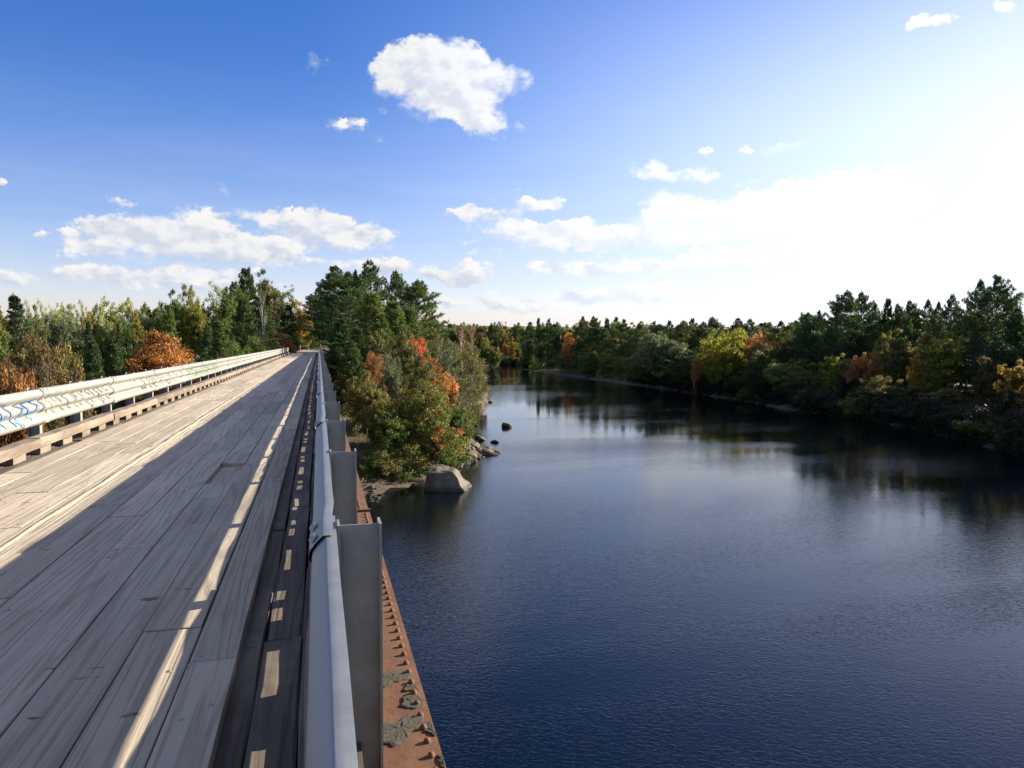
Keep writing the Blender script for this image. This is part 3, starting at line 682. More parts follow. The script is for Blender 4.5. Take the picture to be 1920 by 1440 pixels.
def pine_proto(seed, H=16., Wd=8., form='old', whorl=.62, base=.18, needles=10, nl=.36, twigs=7):
    rng = np.random.default_rng(seed); TP = []; TD = []; TU = []; paths = []
    lean = rng.normal(0, .012, 2)
    zs = np.linspace(0, H * .985, 12); tr = np.stack([lean[0] * zs + .10 * np.sin(zs * .5 + seed), lean[1] * zs + .10 * np.cos(zs * .43 + seed), zs], 1)
    paths.append((tr, np.maximum(.02, .017 * H * (1 - zs / H) ** .8)))
    z = base * H; sidebias = rng.uniform(0, 6.28)
    while z < H * .97:
        t = (z / H - base) / (1 - base)
        if form == 'old': Rm = (Wd / 2) * (.55 + .75 * math.sin(math.pi * min(1, t * .95 + .12)) ** .8) * (1 - t ** 3.2) * .95 + .25
        elif form == 'young': Rm = (Wd / 2) * (1 - t) ** .72 + .25
        else: Rm = (Wd / 2) * (1 - t) ** .95 * (1.04) + .12
        nb = rng.integers(4, 7) if form != 'spruce' else rng.integers(6, 9)
        a0 = rng.uniform(0, 6.28)
        for b in range(nb):
            phi = a0 + b * 2 * math.pi / nb + rng.normal(0, .25)
            L = Rm * rng.uniform(.62, 1.15) * (1 + .15 * math.cos(phi - sidebias))
            if form == 'old' and rng.random() < .13: L *= .45
            if form == 'spruce': pitch0, curl = -.10 - .35 * (1 - t) + .5 * t, .22
            else: pitch0, curl = .05 + .65 * t ** 1.5 + rng.normal(0, .07), .32
            zz = z + rng.normal(0, .12)
            org = np.array([np.interp(zz, zs, tr[:, 0]), np.interp(zz, zs, tr[:, 1]), zz])
            s = np.linspace(0, 1, 6); hor = L * s * math.cos(pitch0); ver = L * (math.sin(pitch0) * s + curl * (s ** 2.2) * .5 - .10 * s)
            br = org + np.stack([hor * math.cos(phi), hor * math.sin(phi), ver], 1)
            paths.append((br, np.linspace(.022 + .010 * L, .006, 6)))
            dirh = np.array([math.cos(phi), math.sin(phi), .12]); side = np.array([-math.sin(phi), math.cos(phi), .0])
            nt = max(3, int(twigs * (L / (Wd / 2)) + 2)); s0 = .22 if form != 'old' else .34
            for q in range(nt):
                f = s0 + (1 - s0) * (q + rng.random() * .6) / nt
                p = np.array([np.interp(f, s, br[:, k]) for k in range(3)])
                for sg in (-1, 1):
                    tl = L * (.20 + .26 * (1 - f)) * rng.uniform(.6, 1.2); d = unit(dirh * rng.uniform(.55, 1.0) + side * sg * rng.uniform(.5, 1.0) + np.array([0, 0, rng.uniform(-.05, .22)]))
                    for u in ((.4, 1.0) if tl > .45 else (1.0,)):
                        TP.append(p + d * tl * u); TD.append(d)
            TP.append(br[-1]); TD.append(unit(br[-1] - br[-2]))
        z += whorl * rng.uniform(.7, 1.3) * (1.0 if t < .6 else .8)
    for k in range(5): TP.append(tr[-1] + np.array([rng.normal(0, .1), rng.normal(0, .1), -.12 * k])); TD.append(np.array([0, 0, 1.]))
    TP = np.array(TP); TD = np.array(TD); n = len(TP)
    P = np.repeat(TP, needles, 0); D = np.repeat(TD, needles, 0)
    N = len(P); d = unit(D * .75 + rand_dirs(rng, N) * .75 + np.array([0, 0, .22]))
    ln = nl * rng.uniform(.65, 1.2, N)[:, None]; wd = unit(np.cross(d, rand_dirs(rng, N))) * (nl * .155) * rng.uniform(.7, 1.3, N)[:, None]
    C = P + d * ln * .5 + rng.normal(0, nl * .22, (N, 3))
    turn = np.repeat(rng.random(n), needles) * .7 + rng.random(N) * .3
    return leaf_mesh('crown', C, d * ln * .5, wd, turn, LM['pine']), tube_mesh('trunk', paths, BARK), H, Wd

def broad_proto(seed, H=8., Wd=7., base=.10, nclump=210, nleaf=120, leaf=.22, crad=.105, shell=1.7, lobes=.42, topbias=.35, multi=1, flat=.75, upright=0., limbs=46):
    rng = np.random.default_rng(seed); cz_ = H * (base + 1) / 2; rz = H * (1 - base) / 2
    u = rand_dirs(rng, nclump); r = rng.random(nclump) ** (1 / (1 + shell))
    K = rng.normal(size=(6, 3)) * 2.0; ph = rng.uniform(0, 6.28, 6)
    lob = 1 + lobes * np.sin(u @ K.T + ph).sum(1) / 2.4
    prof = 1.0 - .22 * np.clip(u[:, 2], 0, 1) ** 2 - .18 * np.clip(-u[:, 2], 0, 1)
    CC = u * np.array([Wd / 2, Wd / 2, rz]) * (r * lob * prof)[:, None]; CC[:, 2] += cz_
    CC[:, 2] = np.clip(CC[:, 2], base * H * .6, H * .985)
    cr = crad * Wd * rng.uniform(.55, 1.25, nclump) * (.8 + .4 * (1 - r))
    ct = rng.random(nclump) * (1 - topbias) + topbias * np.clip((CC[:, 2] - base * H) / (H * (1 - base)), 0, 1)
    cnt = np.maximum(6, (nleaf * (cr / cr.mean()) ** 2 * rng.uniform(.7, 1.3, nclump)).astype(int))
    idx = np.repeat(np.arange(nclump), cnt); N = len(idx)
    d = rand_dirs(rng, N); rad = (rng.random(N) ** .5)[:, None]
    off = d * rad * cr[idx][:, None] * np.array([1, 1, flat]) * rng.uniform(.8, 1.25, N)[:, None]
    if upright: off[:, 2] *= 1 + upright
    C = CC[idx] + off + np.array([0, 0, 1]) * 0
    nrm = unit(d * .7 + rand_dirs(rng, N) * .8 + np.array([0, 0, .45]))
    ax = unit(np.cross(nrm, rand_dirs(rng, N)) + np.array([0, 0, -.25]))
    ln = leaf * rng.uniform(.6, 1.25, N)[:, None] * .5
    V = unit(np.cross(nrm, ax)) * ln * .62
    turn = ct[idx] * .8 + rng.random(N) * .2
    me = leaf_mesh('crown', C, ax * ln, V, turn, LM['green'])
    paths = []
    for s in range(multi):
        a = rng.uniform(0, 6.28); sp = 0 if multi == 1 else Wd * .16
        zs = np.linspace(0, H * .88, 9)
        ox = sp * np.cos(a) * (zs / H) ** .8 * 1.6 + .04 * H * .2 * np.sin(zs * .9 + s); oy = sp * np.sin(a) * (zs / H) ** .8 * 1.6 + .04 * H * .2 * np.cos(zs * .8 + s)
        tr = np.stack([ox, oy, zs], 1); paths.append((tr, np.maximum(.012, .016 * H / multi ** .4 * (1 - zs / (H * .95)) ** .9)))
        for k in rng.choice(nclump, min(limbs // multi, nclump), replace=False):
            tgt = CC[k]; z0 = np.clip(tgt[2] - rng.uniform(.15, .45) * H * .6, base * H * .5, H * .8)
            o = np.array([np.interp(z0, zs, tr[:, 0]), np.interp(z0, zs, tr[:, 1]), z0]); sft = np.linspace(0, 1, 6)[:, None]
            pth = o + (tgt - o) * sft + np.array([0, 0, 1]) * (np.sin(sft * math.pi) * .05 * H) + rng.normal(0, .03, (6, 3)) * sft
            paths.append((pth, np.linspace(.006 * H * .55, .008, 6)))
    return me, tube_mesh('trunk', paths, BARK, 5), H, Wd

def bare_proto(seed, H=10., Wd=5., leaves=1400, leaf=.16):
    rng = np.random.default_rng(seed); paths = []; tips = []
    def grow(o, d, L, r, lvl):
        k = 5; pts = [o]; dd = d.copy()
        for _ in range(k - 1):
            dd = unit(dd + rng.normal(0, .10, 3) + np.array([0, 0, .07])); pts.append(pts[-1] + dd * L / (k - 1))
        pts = np.array(pts); paths.append((pts, np.linspace(r, r * .45, k)))
        if lvl == 0: tips.append(pts[-1]); tips.append(pts[-2]); return
        nb = {3: 10, 2: 6, 1: 4}[lvl]
        for b in range(nb):
            f = rng.uniform(.25 if lvl == 3 else .2, 1); p = np.array([np.interp(f * (k - 1), np.arange(k), pts[:, q]) for q in range(3)])
            nd = unit(dd * .75 + rand_dirs(rng, 1)[0] * .75 + np.array([0, 0, .35])); grow(p, nd, L * rng.uniform(.3, .5) * (1.15 - .45 * f), r * .42, lvl - 1)
    grow(np.zeros(3), np.array([0, 0, 1.]), H * .78, .011 * H, 3)
    tips = np.array(tips); mx = np.abs(tips[:, :2]).max() * 2; sc = np.array([Wd / mx, Wd / mx, H / tips[:, 2].max()])
    paths = [(p * sc, r) for p, r in paths]; tips = tips * sc
    idx = rng.integers(0, len(tips), leaves); C = tips[idx] + rng.normal(0, .16, (leaves, 3))
    ax = rand_dirs(rng, leaves); ln = leaf * .5 * rng.uniform(.6, 1.2, leaves)[:, None]; V = unit(np.cross(ax, rand_dirs(rng, leaves))) * ln * .6
    return leaf_mesh('crown', C, ax * ln, V, rng.random(leaves), LM['olive']), tube_mesh('trunk', paths, GREYBARK, 3), H, Wd

PROTO = {
 'pine':   [pine_proto(s, 16, 8.5, 'old') for s in (1, 2, 3, 4)],
 'ypine':  [pine_proto(s, 12, 7, 'young', whorl=.45, base=.06, twigs=8, nl=.32) for s in (11, 12, 13)],
 'spruce': [pine_proto(s, 12, 4.6, 'spruce', whorl=.34, base=.05, needles=8, nl=.26, twigs=4) for s in (21, 22)],
 'broad':  [broad_proto(s) for s in (31, 32, 33)],
 'tall':   [broad_proto(s, 11, 5.6, .12, 190, 85, .24, .115, 1.4, .42) for s in (41, 42, 43)],
 'aspen':  [broad_proto(s, 11, 3.2, .16, 130, 50, .19, .15, 1.0, .35, .3, 1, .7, .3, 60) for s in (51, 52, 53)],
 'fine':   [broad_proto(61, 6.5, 7, .02, 340, 95, .17, .078, 1.5, .32, .55, 3), broad_proto(62, 6.5, 7, .02, 340, 95, .17, .078, 1.3, .34, .55, 3)],
 'loose':  [broad_proto(s, 8.5, 5.5, .05, 200, 60, .15, .10, 1.2, .35, .3, 3, .8, 0, 110) for s in (71, 72)],
 'shrub':  [broad_proto(s, 3.2, 4.6, .0, 90, 120, .17, .15, 1.4, .3, .3, 4) for s in (81, 82)],
 'bare':   [bare_proto(91), bare_proto(92, 10, 4.5, 700)],
}
for k, v in PROTO.items():
    for i, (c, t, h, w) in enumerate(v): c.name = k + '_crown'; t.name = k + '_trunk'
NAMES = {'pine': ('pine_tree', 'tree'), 'ypine': ('pine_tree', 'tree'), 'spruce': ('spruce_tree', 'tree'), 'broad': ('broadleaf_tree', 'tree'), 'tall': ('broadleaf_tree', 'tree'),
         'aspen': ('aspen_tree', 'tree'), 'fine': ('maple_tree', 'tree'), 'loose': ('birch_tree', 'tree'), 'shrub': ('shrub', 'shrub'), 'bare': ('bare_tree', 'tree')}
tr_rnd = random.Random(77)
def tree(kind, px, F, top, wpx, leaf, label, group=None, bark=None, sink=0.0, name=None):
    v = PROTO[kind]; c, t, H, Wd = v[tr_rnd.randrange(len(v))]
    x, y = at(px, F); zb = gz(x, y) - .08 - sink; zt_ = zat(top, F)
    sz = max(.15, (zt_ - zb) / H); sx = wpx * F / 1440 / Wd
    nm, cat = NAMES[kind]
    root = tag(obj(name or nm, None), label, cat, group); root.location = (x, y, zb); root.scale = (sx, sx * tr_rnd.uniform(.92, 1.08), sz)
    root.rotation_euler = (0, 0, tr_rnd.uniform(0, 6.283))
    oc = obj('crown', c, root); ot = obj('trunk', t, root)
    oc.material_slots[0].link = 'OBJECT'; oc.material_slots[0].material = LM[leaf]
    ot.material_slots[0].link = 'OBJECT'; ot.material_slots[0].material = bark or (BARK if kind in ('pine', 'ypine', 'spruce') else GREYBARK)
    return root

# ---- middle wood at the far end of the bridge, right of the road
G = 'trees at the far end of the bridge'
tree('pine', 622, 119, 500, 96, 'pine', 'big dark round-headed pine towering over the far end of the bridge', G, sink=.3)
tree('pine', 652, 122, 512, 80, 'pine', 'dark pine half hidden behind the big round-headed pine at the bridge end', G)
tree('pine', 697, 113, 489, 84, 'pine', 'tallest pine above the middle wood, with an open pointed top', G)
tree('spruce', 668, 128, 506, 30, 'pine', 'thin dark spire just left of the tallest pine', G)
tree('pine', 745, 121, 506, 56, 'pine', 'slim pine with a spiky top right of the tallest pine', G)
tree('pine', 782, 112, 524, 100, 'pineyg', 'broad pine with long level plumes at the right edge of the middle wood', G)
tree('ypine', 700, 92, 548, 96, 'pineyg', 'bright green pine standing in front of the tallest pine', G)
tree('ypine', 742, 88, 566, 86, 'pineyg', 'sunlit yellowish pine behind the red-topped maple', G)
tree('pine', 650, 96, 545, 80, 'pine', 'dark shaded pine leaning over the right guard rail', G)
tree('ypine', 640, 84, 598, 70, 'pine', 'low shaded pine beside the right guard rail', G)
tree('ypine', 672, 76, 612, 60, 'pine', 'dark young pine behind the olive trees of the bank', G)
tree('pine', 812, 128, 590, 50, 'pine', 'small dark pine peeping out right of the broad plumed pine', G)
tree('bare', 790, 116, 585, 46, 'rust', 'grey leafless birch in front of the broad plumed pine', G, WHITEBARK)
tree('loose', 783, 84, 612, 42, 'red', 'bright red maple in the middle of the bank', G, name='maple_tree')
tree('loose', 806, 80, 655, 50, 'orange', 'orange sapling just below the bright red maple', G, name='maple_tree')
tree('bare', 838, 118, 612, 56, 'rust', 'bare reddish birch, first one right of the red maple', G, GREYBARK)
tree('bare', 862, 124, 612, 54, 'rust', 'bare birch between the reddish birch and the point', G, WHITEBARK)
tree('bare', 886, 132, 610, 50, 'rust', 'bare grey birch farthest out on the point', G, GREYBARK)
tree('bare', 818, 104, 622, 48, 'olive', 'thin grey birch close behind the orange sapling', G, WHITEBARK)
tree('loose', 852, 98, 626, 70, 'olive', 'olive birch below the bare red birches', G)
tree('loose', 832, 88, 642, 62, 'grey', 'grey green birch leaning right of the orange sapling', G)
tree('loose', 886, 100, 630, 72, 'olive', 'sparse birch overhanging the water at the point', G)
tree('loose', 875, 80, 660, 72, 'olive', 'thin yellowish birch hanging over the stony shore', G, WHITEBARK)
tree('loose', 860, 72, 685, 70, 'olive', 'leaning olive birch right behind the orange topped maple', G)
tree('broad', 712, 78, 618, 74, 'olive', 'olive broadleaf tree below the bright green pine', G)
tree('broad', 757, 76, 622, 76, 'olive', 'round olive tree in the centre of the wooded bank', G)
tree('loose', 700, 72, 640, 44, 'rust', 'tree with rusty leaves left of the round olive tree', G)
tree('loose', 735, 68, 650, 60, 'grey', 'pale green tree with open branches above the front maple', G)
tree('broad', 790, 70, 660, 70, 'olive', 'yellow olive tree behind the orange topped maple', G)
tree('loose', 690, 62, 700, 56, 'green', 'shaded green tree in the hollow beside the guard rail', G)
tree('fine', 822, 57.5, 696, 92, 'turning', 'orange topped maple on the bank above the stones', G)
tree('fine', 778, 52.5, 712, 140, 'mapleg', 'large green maple leaning over the pale boulder', G)
tree('fine', 845, 57, 728, 92, 'turning', 'orange flecked maple at the water edge above the stones', G)
tree('fine', 722, 50.5, 745, 110, 'mapleg', 'bushy green maple nearest the guard rail', G)
tree('loose', 718, 56, 738, 46, 'red', 'small crimson sapling between the front maples', G, name='maple_tree')
tree('fine', 815, 51, 790, 110, 'turning', 'low maple bush with orange leaves just above the pale boulder', G, name='shrub')
tree('shrub', 705, 48.3, 845, 80, 'mapleg', 'dense green bush at the foot of the bank by the girder', G)
tree('shrub', 765, 49.3, 835, 90, 'mapleg', 'green bush between the girder and the pale boulder', G)
tree('shrub', 862, 62, 800, 50, 'olive', 'olive bush behind the heap of stones', G)
tree('shrub', 885, 82, 745, 44, 'olive', 'waterside bush below the overhanging birch', G)
tree('shrub', 898, 112, 700, 36, 'brown', 'small brown bush at the tip of the point', G)
tree('shrub', 690, 60, 775, 60, 'brown', 'brown bush in the dark hollow under the pines', G)
tree('shrub', 648, 74, 720, 50, 'rust', 'rusty bush in shade close to the guard rail', G)

tree('shrub', 738, 47.9, 862, 70, 'olive', 'low olive bush on the mud bank between girder and boulder', G)
tree('shrub', 842, 54, 815, 84, 'mapleg', 'yellow green bush overhanging the heap of stones', G)
tree('ypine', 660, 70, 640, 70, 'pine', 'shaded pine low in the hollow between guard rail and maples', G)
tree('fine', 690, 57, 690, 84, 'olive', 'olive tree between the hollow and the front maples', G, name='broadleaf_tree')
tree('broad', 800, 64, 680, 70, 'olive', 'olive tree behind the two orange topped crowns', G)
tree('ypine', 720, 82, 590, 80, 'pineyg', 'bright young pine under the tallest pine', G)
tree('pine', 600, 130, 540, 60, 'pine', 'dark pine close behind the bridge end on the right of the road', G)
tree('ypine', 668, 104, 540, 84, 'pine', 'dense dark pine filling the wood below the round-headed pine', G)
tree('ypine', 770, 100, 575, 70, 'pineyg', 'green pine below the broad plumed pine', G)
# ---- left wood, behind the cream guard rail
G = 'trees behind the cream guard rail'
tree('ypine', 470, 112, 505, 74, 'pine', 'dark bushy pine, tallest of the trees left of the bridge', G)
tree('pine', 440, 108, 530, 66, 'pineyg', 'green pine just left of the tallest left-hand pine', G)
tree('tall', 503, 104, 508, 60, 'olive', 'yellowish birch with white limbs in front of the tall dark pine', G, WHITEBARK)
tree('aspen', 531, 108, 528, 40, 'pale', 'thin pale birch right of the yellowish birch', G, WHITEBARK)
tree('aspen', 410, 100, 526, 44, 'pale', 'pale leafy aspen left of the big dark pines', G, WHITEBARK)
tree('tall', 425, 98, 540, 46, 'green', 'green tree between the pale aspen and the dark pines', G)
tree('ypine', 455, 92, 560, 70, 'pine', 'shaded lower pine below the tall left-hand pines', G)
tree('ypine', 500, 96, 575, 66, 'pine', 'dark pine under the yellowish birch', G)
tree('ypine', 540, 108, 570, 56, 'pine', 'black shaded pine beside the road entrance', G)
tree('tall', 562, 132, 562, 40, 'gold', 'yellow green tree glowing beside the road beyond the bridge', G)
tree('tall', 578, 150, 575, 30, 'gold', 'golden tree deep in the gap where the road enters the woods', G)
tree('ypine', 585, 165, 600, 30, 'pine', 'dark pine closing the road gap', G)
tree('ypine', 556, 140, 600, 40, 'pine', 'dark pine left of the road gap', G)
tree('ypine', 596, 185, 596, 40, 'pine', 'far pine at the end of the road', G)
tree('tall', 572, 175, 590, 44, 'olive', 'olive tree at the end of the road', G)
tree('bare', 494, 90, 540, 36, 'olive', 'bare white birch in front of the dark left-hand pines', G, WHITEBARK)
tree('tall', 366, 92, 536, 44, 'yg', 'pointed yellow green tree above the orange maple', G)
tree('tall', 330, 92, 545, 44, 'green', 'green tree with a ragged top left of the pointed yellow green one', G)
tree('aspen', 345, 98, 548, 30, 'yg', 'yellowish aspen between the green tree and the pointed one', G, WHITEBARK)
tree('broad', 296, 86, 560, 50, 'green', 'round green tree behind the orange maple', G)
tree('ypine', 322, 82, 572, 54, 'pineyg', 'fresh green pine right behind the orange maple', G)
tree('aspen', 252, 88, 553, 30, 'yg', 'slim yellow aspen, third of the slim aspens from the orange maple', G, WHITEBARK)
tree('aspen', 221, 86, 557, 28, 'yg', 'windswept yellow aspen in the middle of the slim aspens', G, WHITEBARK)
tree('aspen', 194, 84, 551, 36, 'pale', 'tall pale yellow aspen with a feathery top', G, WHITEBARK)
tree('aspen', 160, 84, 560, 24, 'pale', 'thin see-through aspen left of the feathery tall one', G, WHITEBARK)
tree('aspen', 136, 80, 566, 26, 'pale', 'pale aspen at the right end of the blue green clump', G, WHITEBARK)
tree('aspen', 122, 84, 562, 26, 'pale', 'pale aspen near the middle of the blue green clump', G, WHITEBARK)
tree('aspen', 107, 82, 558, 24, 'pale', 'highest pale aspen of the blue green clump', G, WHITEBARK)
tree('aspen', 84, 80, 560, 28, 'pale', 'pale aspen at the left end of the blue green clump', G, WHITEBARK)
tree('aspen', 55, 82, 562, 24, 'pale', 'sparse pale aspen right behind the dark spruce', G, WHITEBARK)
tree('tall', 10, 78, 568, 50, 'olive', 'olive tree at the picture edge behind the dark spruce', G)
tree('spruce', 35, 70, 552, 88, 'spruce', 'dark pointed spruce at the left end of the wood', G)
tree('broad', 100, 74, 592, 60, 'grey', 'bluish green round tree below the pale aspens', G)
tree('broad', 150, 76, 598, 54, 'grey', 'grey green tree between the spruces and the pale aspens', G)
tree('broad', 205, 78, 595, 50, 'green', 'green tree under the feathery aspen', G)
tree('broad', 245, 78, 600, 54, 'green', 'green tree behind the left side of the orange maple', G)
tree('tall', 165, 78, 590, 22, 'gold', 'small golden sapling among the left-hand aspens', G)
tree('tall', 262, 80, 588, 24, 'gold', 'small yellow sapling beside the third slim aspen', G)
tree('spruce', 170, 62, 602, 40, 'spruce', 'narrow black spruce standing before the aspens', G)
tree('spruce', 224, 70, 604, 18, 'spruce', 'tiny dark spire between the slim aspens', G)
tree('ypine', 178, 56, 640, 62, 'pine', 'dark green pine in front of the narrow black spruce', G)
tree('ypine', 215, 58, 645, 54, 'pine', 'shaded pine left of the orange maple', G)
tree('shrub', 120, 58, 628, 70, 'olive', 'mustard bush right of the brown maple', G)
tree('fine', 300, 62, 612, 172, 'orange', 'broad orange maple glowing above the cream guard rail', G)
tree('shrub', 330, 58, 655, 70, 'orange', 'lower orange bush at the foot of the broad orange maple', G)
tree('ypine', 412, 72, 602, 62, 'pineyg', 'sunny green young pine right of the orange maple', G)
tree('ypine', 395, 80, 612, 50, 'pine', 'dark young pine touching the right side of the orange maple', G)
tree('fine', 82, 47, 622, 118, 'brown', 'brown leaved maple with bare twigs above the left rail end', G)
tree('loose', 92, 44, 648, 70, 'brown', 'brown sparse sapling in front of the brown maple', G, name='maple_tree')
tree('fine', 15, 50, 648, 76, 'brown', 'dark brownish tree at the left picture edge', G)
tree('shrub', 10, 42, 690, 80, 'rust', 'reddish bush low at the left picture edge', G)
tree('shrub', 50, 42, 700, 70, 'rust', 'rust bush just above the cream rail at the left', G)
tree('shrub', 140, 50, 690, 70, 'brown', 'brown bush behind the cream rail below the dark pine', G)
tree('shrub', 245, 56, 680, 50, 'brown', 'dull bush under the left end of the orange maple', G)
tree('broad', 60, 64, 600, 50, 'olive', 'olive tree right of the dark pointed spruce', G)
tree('broad', -25, 66, 590, 70, 'green', 'green tree cut by the left edge of the photo', G)
tree('ypine', -50, 56, 610, 70, 'pine', 'dark pine beyond the left edge of the photo', G)
tree('shrub', 440, 78, 640, 60, 'green', 'green bush behind the rail below the sunny young pine', G)
tree('shrub', 520, 100, 625, 70, 'rust', 'dim bush beside the left rail end', G)
tree('shrub', 480, 88, 630, 60, 'green', 'dim green bush under the dark pines', G)

for px, F, top, w, k, l in ((5, 92, 572, 50, 'tall', 'green'), (70, 94, 574, 44, 'tall', 'green'), (95, 96, 568, 46, 'broad', 'pale'), (115, 92, 572, 44, 'tall', 'green'), (148, 96, 574, 44, 'broad', 'green'), (178, 98, 572, 44, 'broad', 'green'), (208, 96, 568, 44, 'tall', 'green'), (236, 98, 566, 44, 'tall', 'pale'), (268, 98, 570, 50, 'broad', 'green'), (292, 100, 556, 44, 'tall', 'green'), (312, 100, 552, 44, 'broad', 'green'), (352, 104, 556, 46, 'tall', 'green'), (385, 106, 552, 46, 'broad', 'green'), (428, 114, 545, 50, 'broad', 'green')):
    tree(k, px, F, top, w, l, 'leafy green tree filling the wood behind the slim aspens and the orange maple', 'trees filling the left wood')
# ---- right bank
G = 'trees on the right bank'
for px, F, top, w, kind, leaf, lab in (
 (1512, 116, 586, 44, 'pine', 'pine', 'dark pine beginning the high right-bank skyline at its left end'),
 (1534, 113, 584, 40, 'pine', 'pine', 'dark pine just left of the big double-topped pine'),
 (1583, 101, 544, 78, 'pine', 'pine', 'big dark pine with a broad shaggy head, left of the skyline row'),
 (1613, 104, 546, 52, 'pine', 'pine', 'pointed pine leaning on the big shaggy pine'),
 (1638, 106, 570, 46, 'pine', 'pine', 'bushy pine right of the big shaggy pine'),
 (1661, 104, 561, 40, 'ypine', 'pine', 'pointed pine, fourth top of the skyline row'),
 (1682, 104, 568, 36, 'pine', 'pine', 'small pine in the middle of the skyline row'),
 (1705, 99, 562, 46, 'pine', 'pine', 'pine with a wide flat top in the skyline row'),
 (1736, 98, 564, 46, 'pine', 'pine', 'even rounded pine in the skyline row'),
 (1758, 96, 568, 38, 'pine', 'pine', 'low pine filling the gap left of the plumed pine'),
 (1780, 90, 552, 56, 'pine', 'pine', 'plumed pine with arms spread to the right'),
 (1812, 92, 578, 46, 'pine', 'pine', 'low pine at the foot of the tallest right-bank pine'),
 (1836, 82, 528, 66, 'pine', 'pine', 'left stem of the tallest right-bank pines'),
 (1866, 79, 518, 104, 'pine', 'pine', 'tallest right-bank pine with an open spreading crown'),
 (1902, 76, 574, 56, 'pine', 'pine', 'pine near the right picture edge under the tallest one'),
 (1935, 70, 580, 70, 'pine', 'pine', 'pine cut by the right picture edge'),
 (1525, 106, 630, 50, 'ypine', 'spruce', 'lower black pine below the left end of the skyline'),
 (1558, 100, 612, 54, 'pine', 'spruce', 'lower black pine in front of the big shaggy pine'),
 (1603, 97, 610, 56, 'pine', 'spruce', 'lower black pine below the pointed pine'),
 (1640, 95, 620, 56, 'ypine', 'pine', 'lower dark pine behind the rusty maple'),
 (1695, 92, 590, 60, 'ypine', 'pine', 'dark green pine rising behind the orange accent tree'),
 (1745, 88, 600, 60, 'pine', 'pine', 'dark pine behind the big lime green tree'),
 (1830, 76, 620, 60, 'pine', 'spruce', 'black pine right of the big lime green tree'),
 (1872, 72, 630, 66, 'pine', 'spruce', 'black pine between the lime green tree and the orange edge tree'),
 (1566, 92, 655, 46, 'tall', 'yg', 'small lime green tree left of the rusty maple'),
 (1620, 86, 650, 72, 'broad', 'rust', 'rusty maple on the right bank'),
 (1650, 90, 622, 40, 'tall', 'yg', 'bright green tree poking out above the rusty maple'),
 (1690, 85, 618, 78, 'tall', 'olive', 'olive birch clump left of the big lime green tree'),
 (1718, 80, 655, 34, 'tall', 'gold', 'orange yellow sapling before the olive birch clump'),
 (1772, 77, 612, 94, 'tall', 'yg', 'big lime green tree on the right bank'),
 (1742, 80, 606, 44, 'tall', 'olive', 'olive tree touching the left side of the big lime green tree'),
 (1848, 69, 668, 60, 'broad', 'brown', 'brownish tree before the black pines at the right'),
 (1908, 61, 664, 64, 'tall', 'gold', 'golden orange tree at the right picture edge'),
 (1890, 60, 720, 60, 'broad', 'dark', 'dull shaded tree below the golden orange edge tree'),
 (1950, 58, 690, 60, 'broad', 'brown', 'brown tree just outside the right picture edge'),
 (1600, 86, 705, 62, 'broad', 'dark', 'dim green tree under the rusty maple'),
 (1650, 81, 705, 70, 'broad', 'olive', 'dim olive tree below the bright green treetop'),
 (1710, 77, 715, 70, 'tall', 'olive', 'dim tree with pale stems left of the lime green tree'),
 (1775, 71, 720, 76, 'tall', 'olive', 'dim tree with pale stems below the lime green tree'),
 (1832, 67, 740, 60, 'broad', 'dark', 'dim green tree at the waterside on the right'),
 (1545, 97, 690, 50, 'broad', 'green', 'dim green tree left of the one under the rusty maple'),
 (1360, 127, 620, 82, 'broad', 'yg', 'bright yellow tree by the water in mid picture'),
 (1343, 128, 640, 50, 'tall', 'yg', 'yellow green tree merging with the left of the bright yellow tree'),
 (1385, 126, 655, 46, 'tall', 'yg', 'slim yellow tree merging with the right of the bright yellow tree'),
 (1330, 134, 631, 40, 'loose', 'red', 'crimson maple left of the bright yellow tree'),
 (1305, 133, 655, 28, 'loose', 'orange', 'small red orange maple between the crimson one and the round grey green tree'),
 (1429, 130, 612, 54, 'broad', 'orange', 'orange topped tree right of the bright yellow tree'),
 (1432, 124, 634, 74, 'broad', 'olive', 'dark olive tree in front of the orange topped tree'),
 (1475, 120, 640, 56, 'broad', 'brown', 'brown olive tree left of the high skyline pines'),
 (1415, 118, 675, 46, 'tall', 'olive', 'olive sapling at the waterside right of the bright yellow tree'),
 (1465, 112, 690, 54, 'broad', 'green', 'dim green tree on the shore before the brown olive tree'),
 (1505, 106, 690, 52, 'broad', 'green', 'dim green tree on the shore below the skyline start'),
 (1240, 150, 610, 86, 'broad', 'grey', 'large round grey green tree on the right bank'),
 (1213, 156, 640, 50, 'broad', 'grey', 'grey green tree leaning on the left of the large round one'),
 (1272, 148, 645, 42, 'broad', 'grey', 'grey green tree leaning on the right of the large round one'),
 (1068, 212, 625, 30, 'broad', 'orange', 'single orange tree in the dark far forest'),
 (1085, 214, 630, 18, 'broad', 'orange', 'little orange tree at the right of the single orange one'),
 (948, 322, 640, 14, 'tall', 'orange', 'orange tree left of the three at the river bend'),
 (961, 322, 636, 16, 'tall', 'gold', 'golden tree at the river bend'),
 (972, 320, 642, 14, 'tall', 'yg', 'yellow green tree at the river bend'),
 (987, 316, 655, 12, 'tall', 'orange', 'orange tree right of the golden one at the river bend'),
 (950, 335, 622, 22, 'tall', 'olive', 'tall olive tree behind the golden tree at the river bend'),
 (985, 335, 630, 20, 'tall', 'green', 'green tree behind the right orange tree at the bend'),
):
    tree(kind, px, F * (1 + .115 * min(1, max(0, (px - 1480) / 120))), top, w, leaf, lab, G)

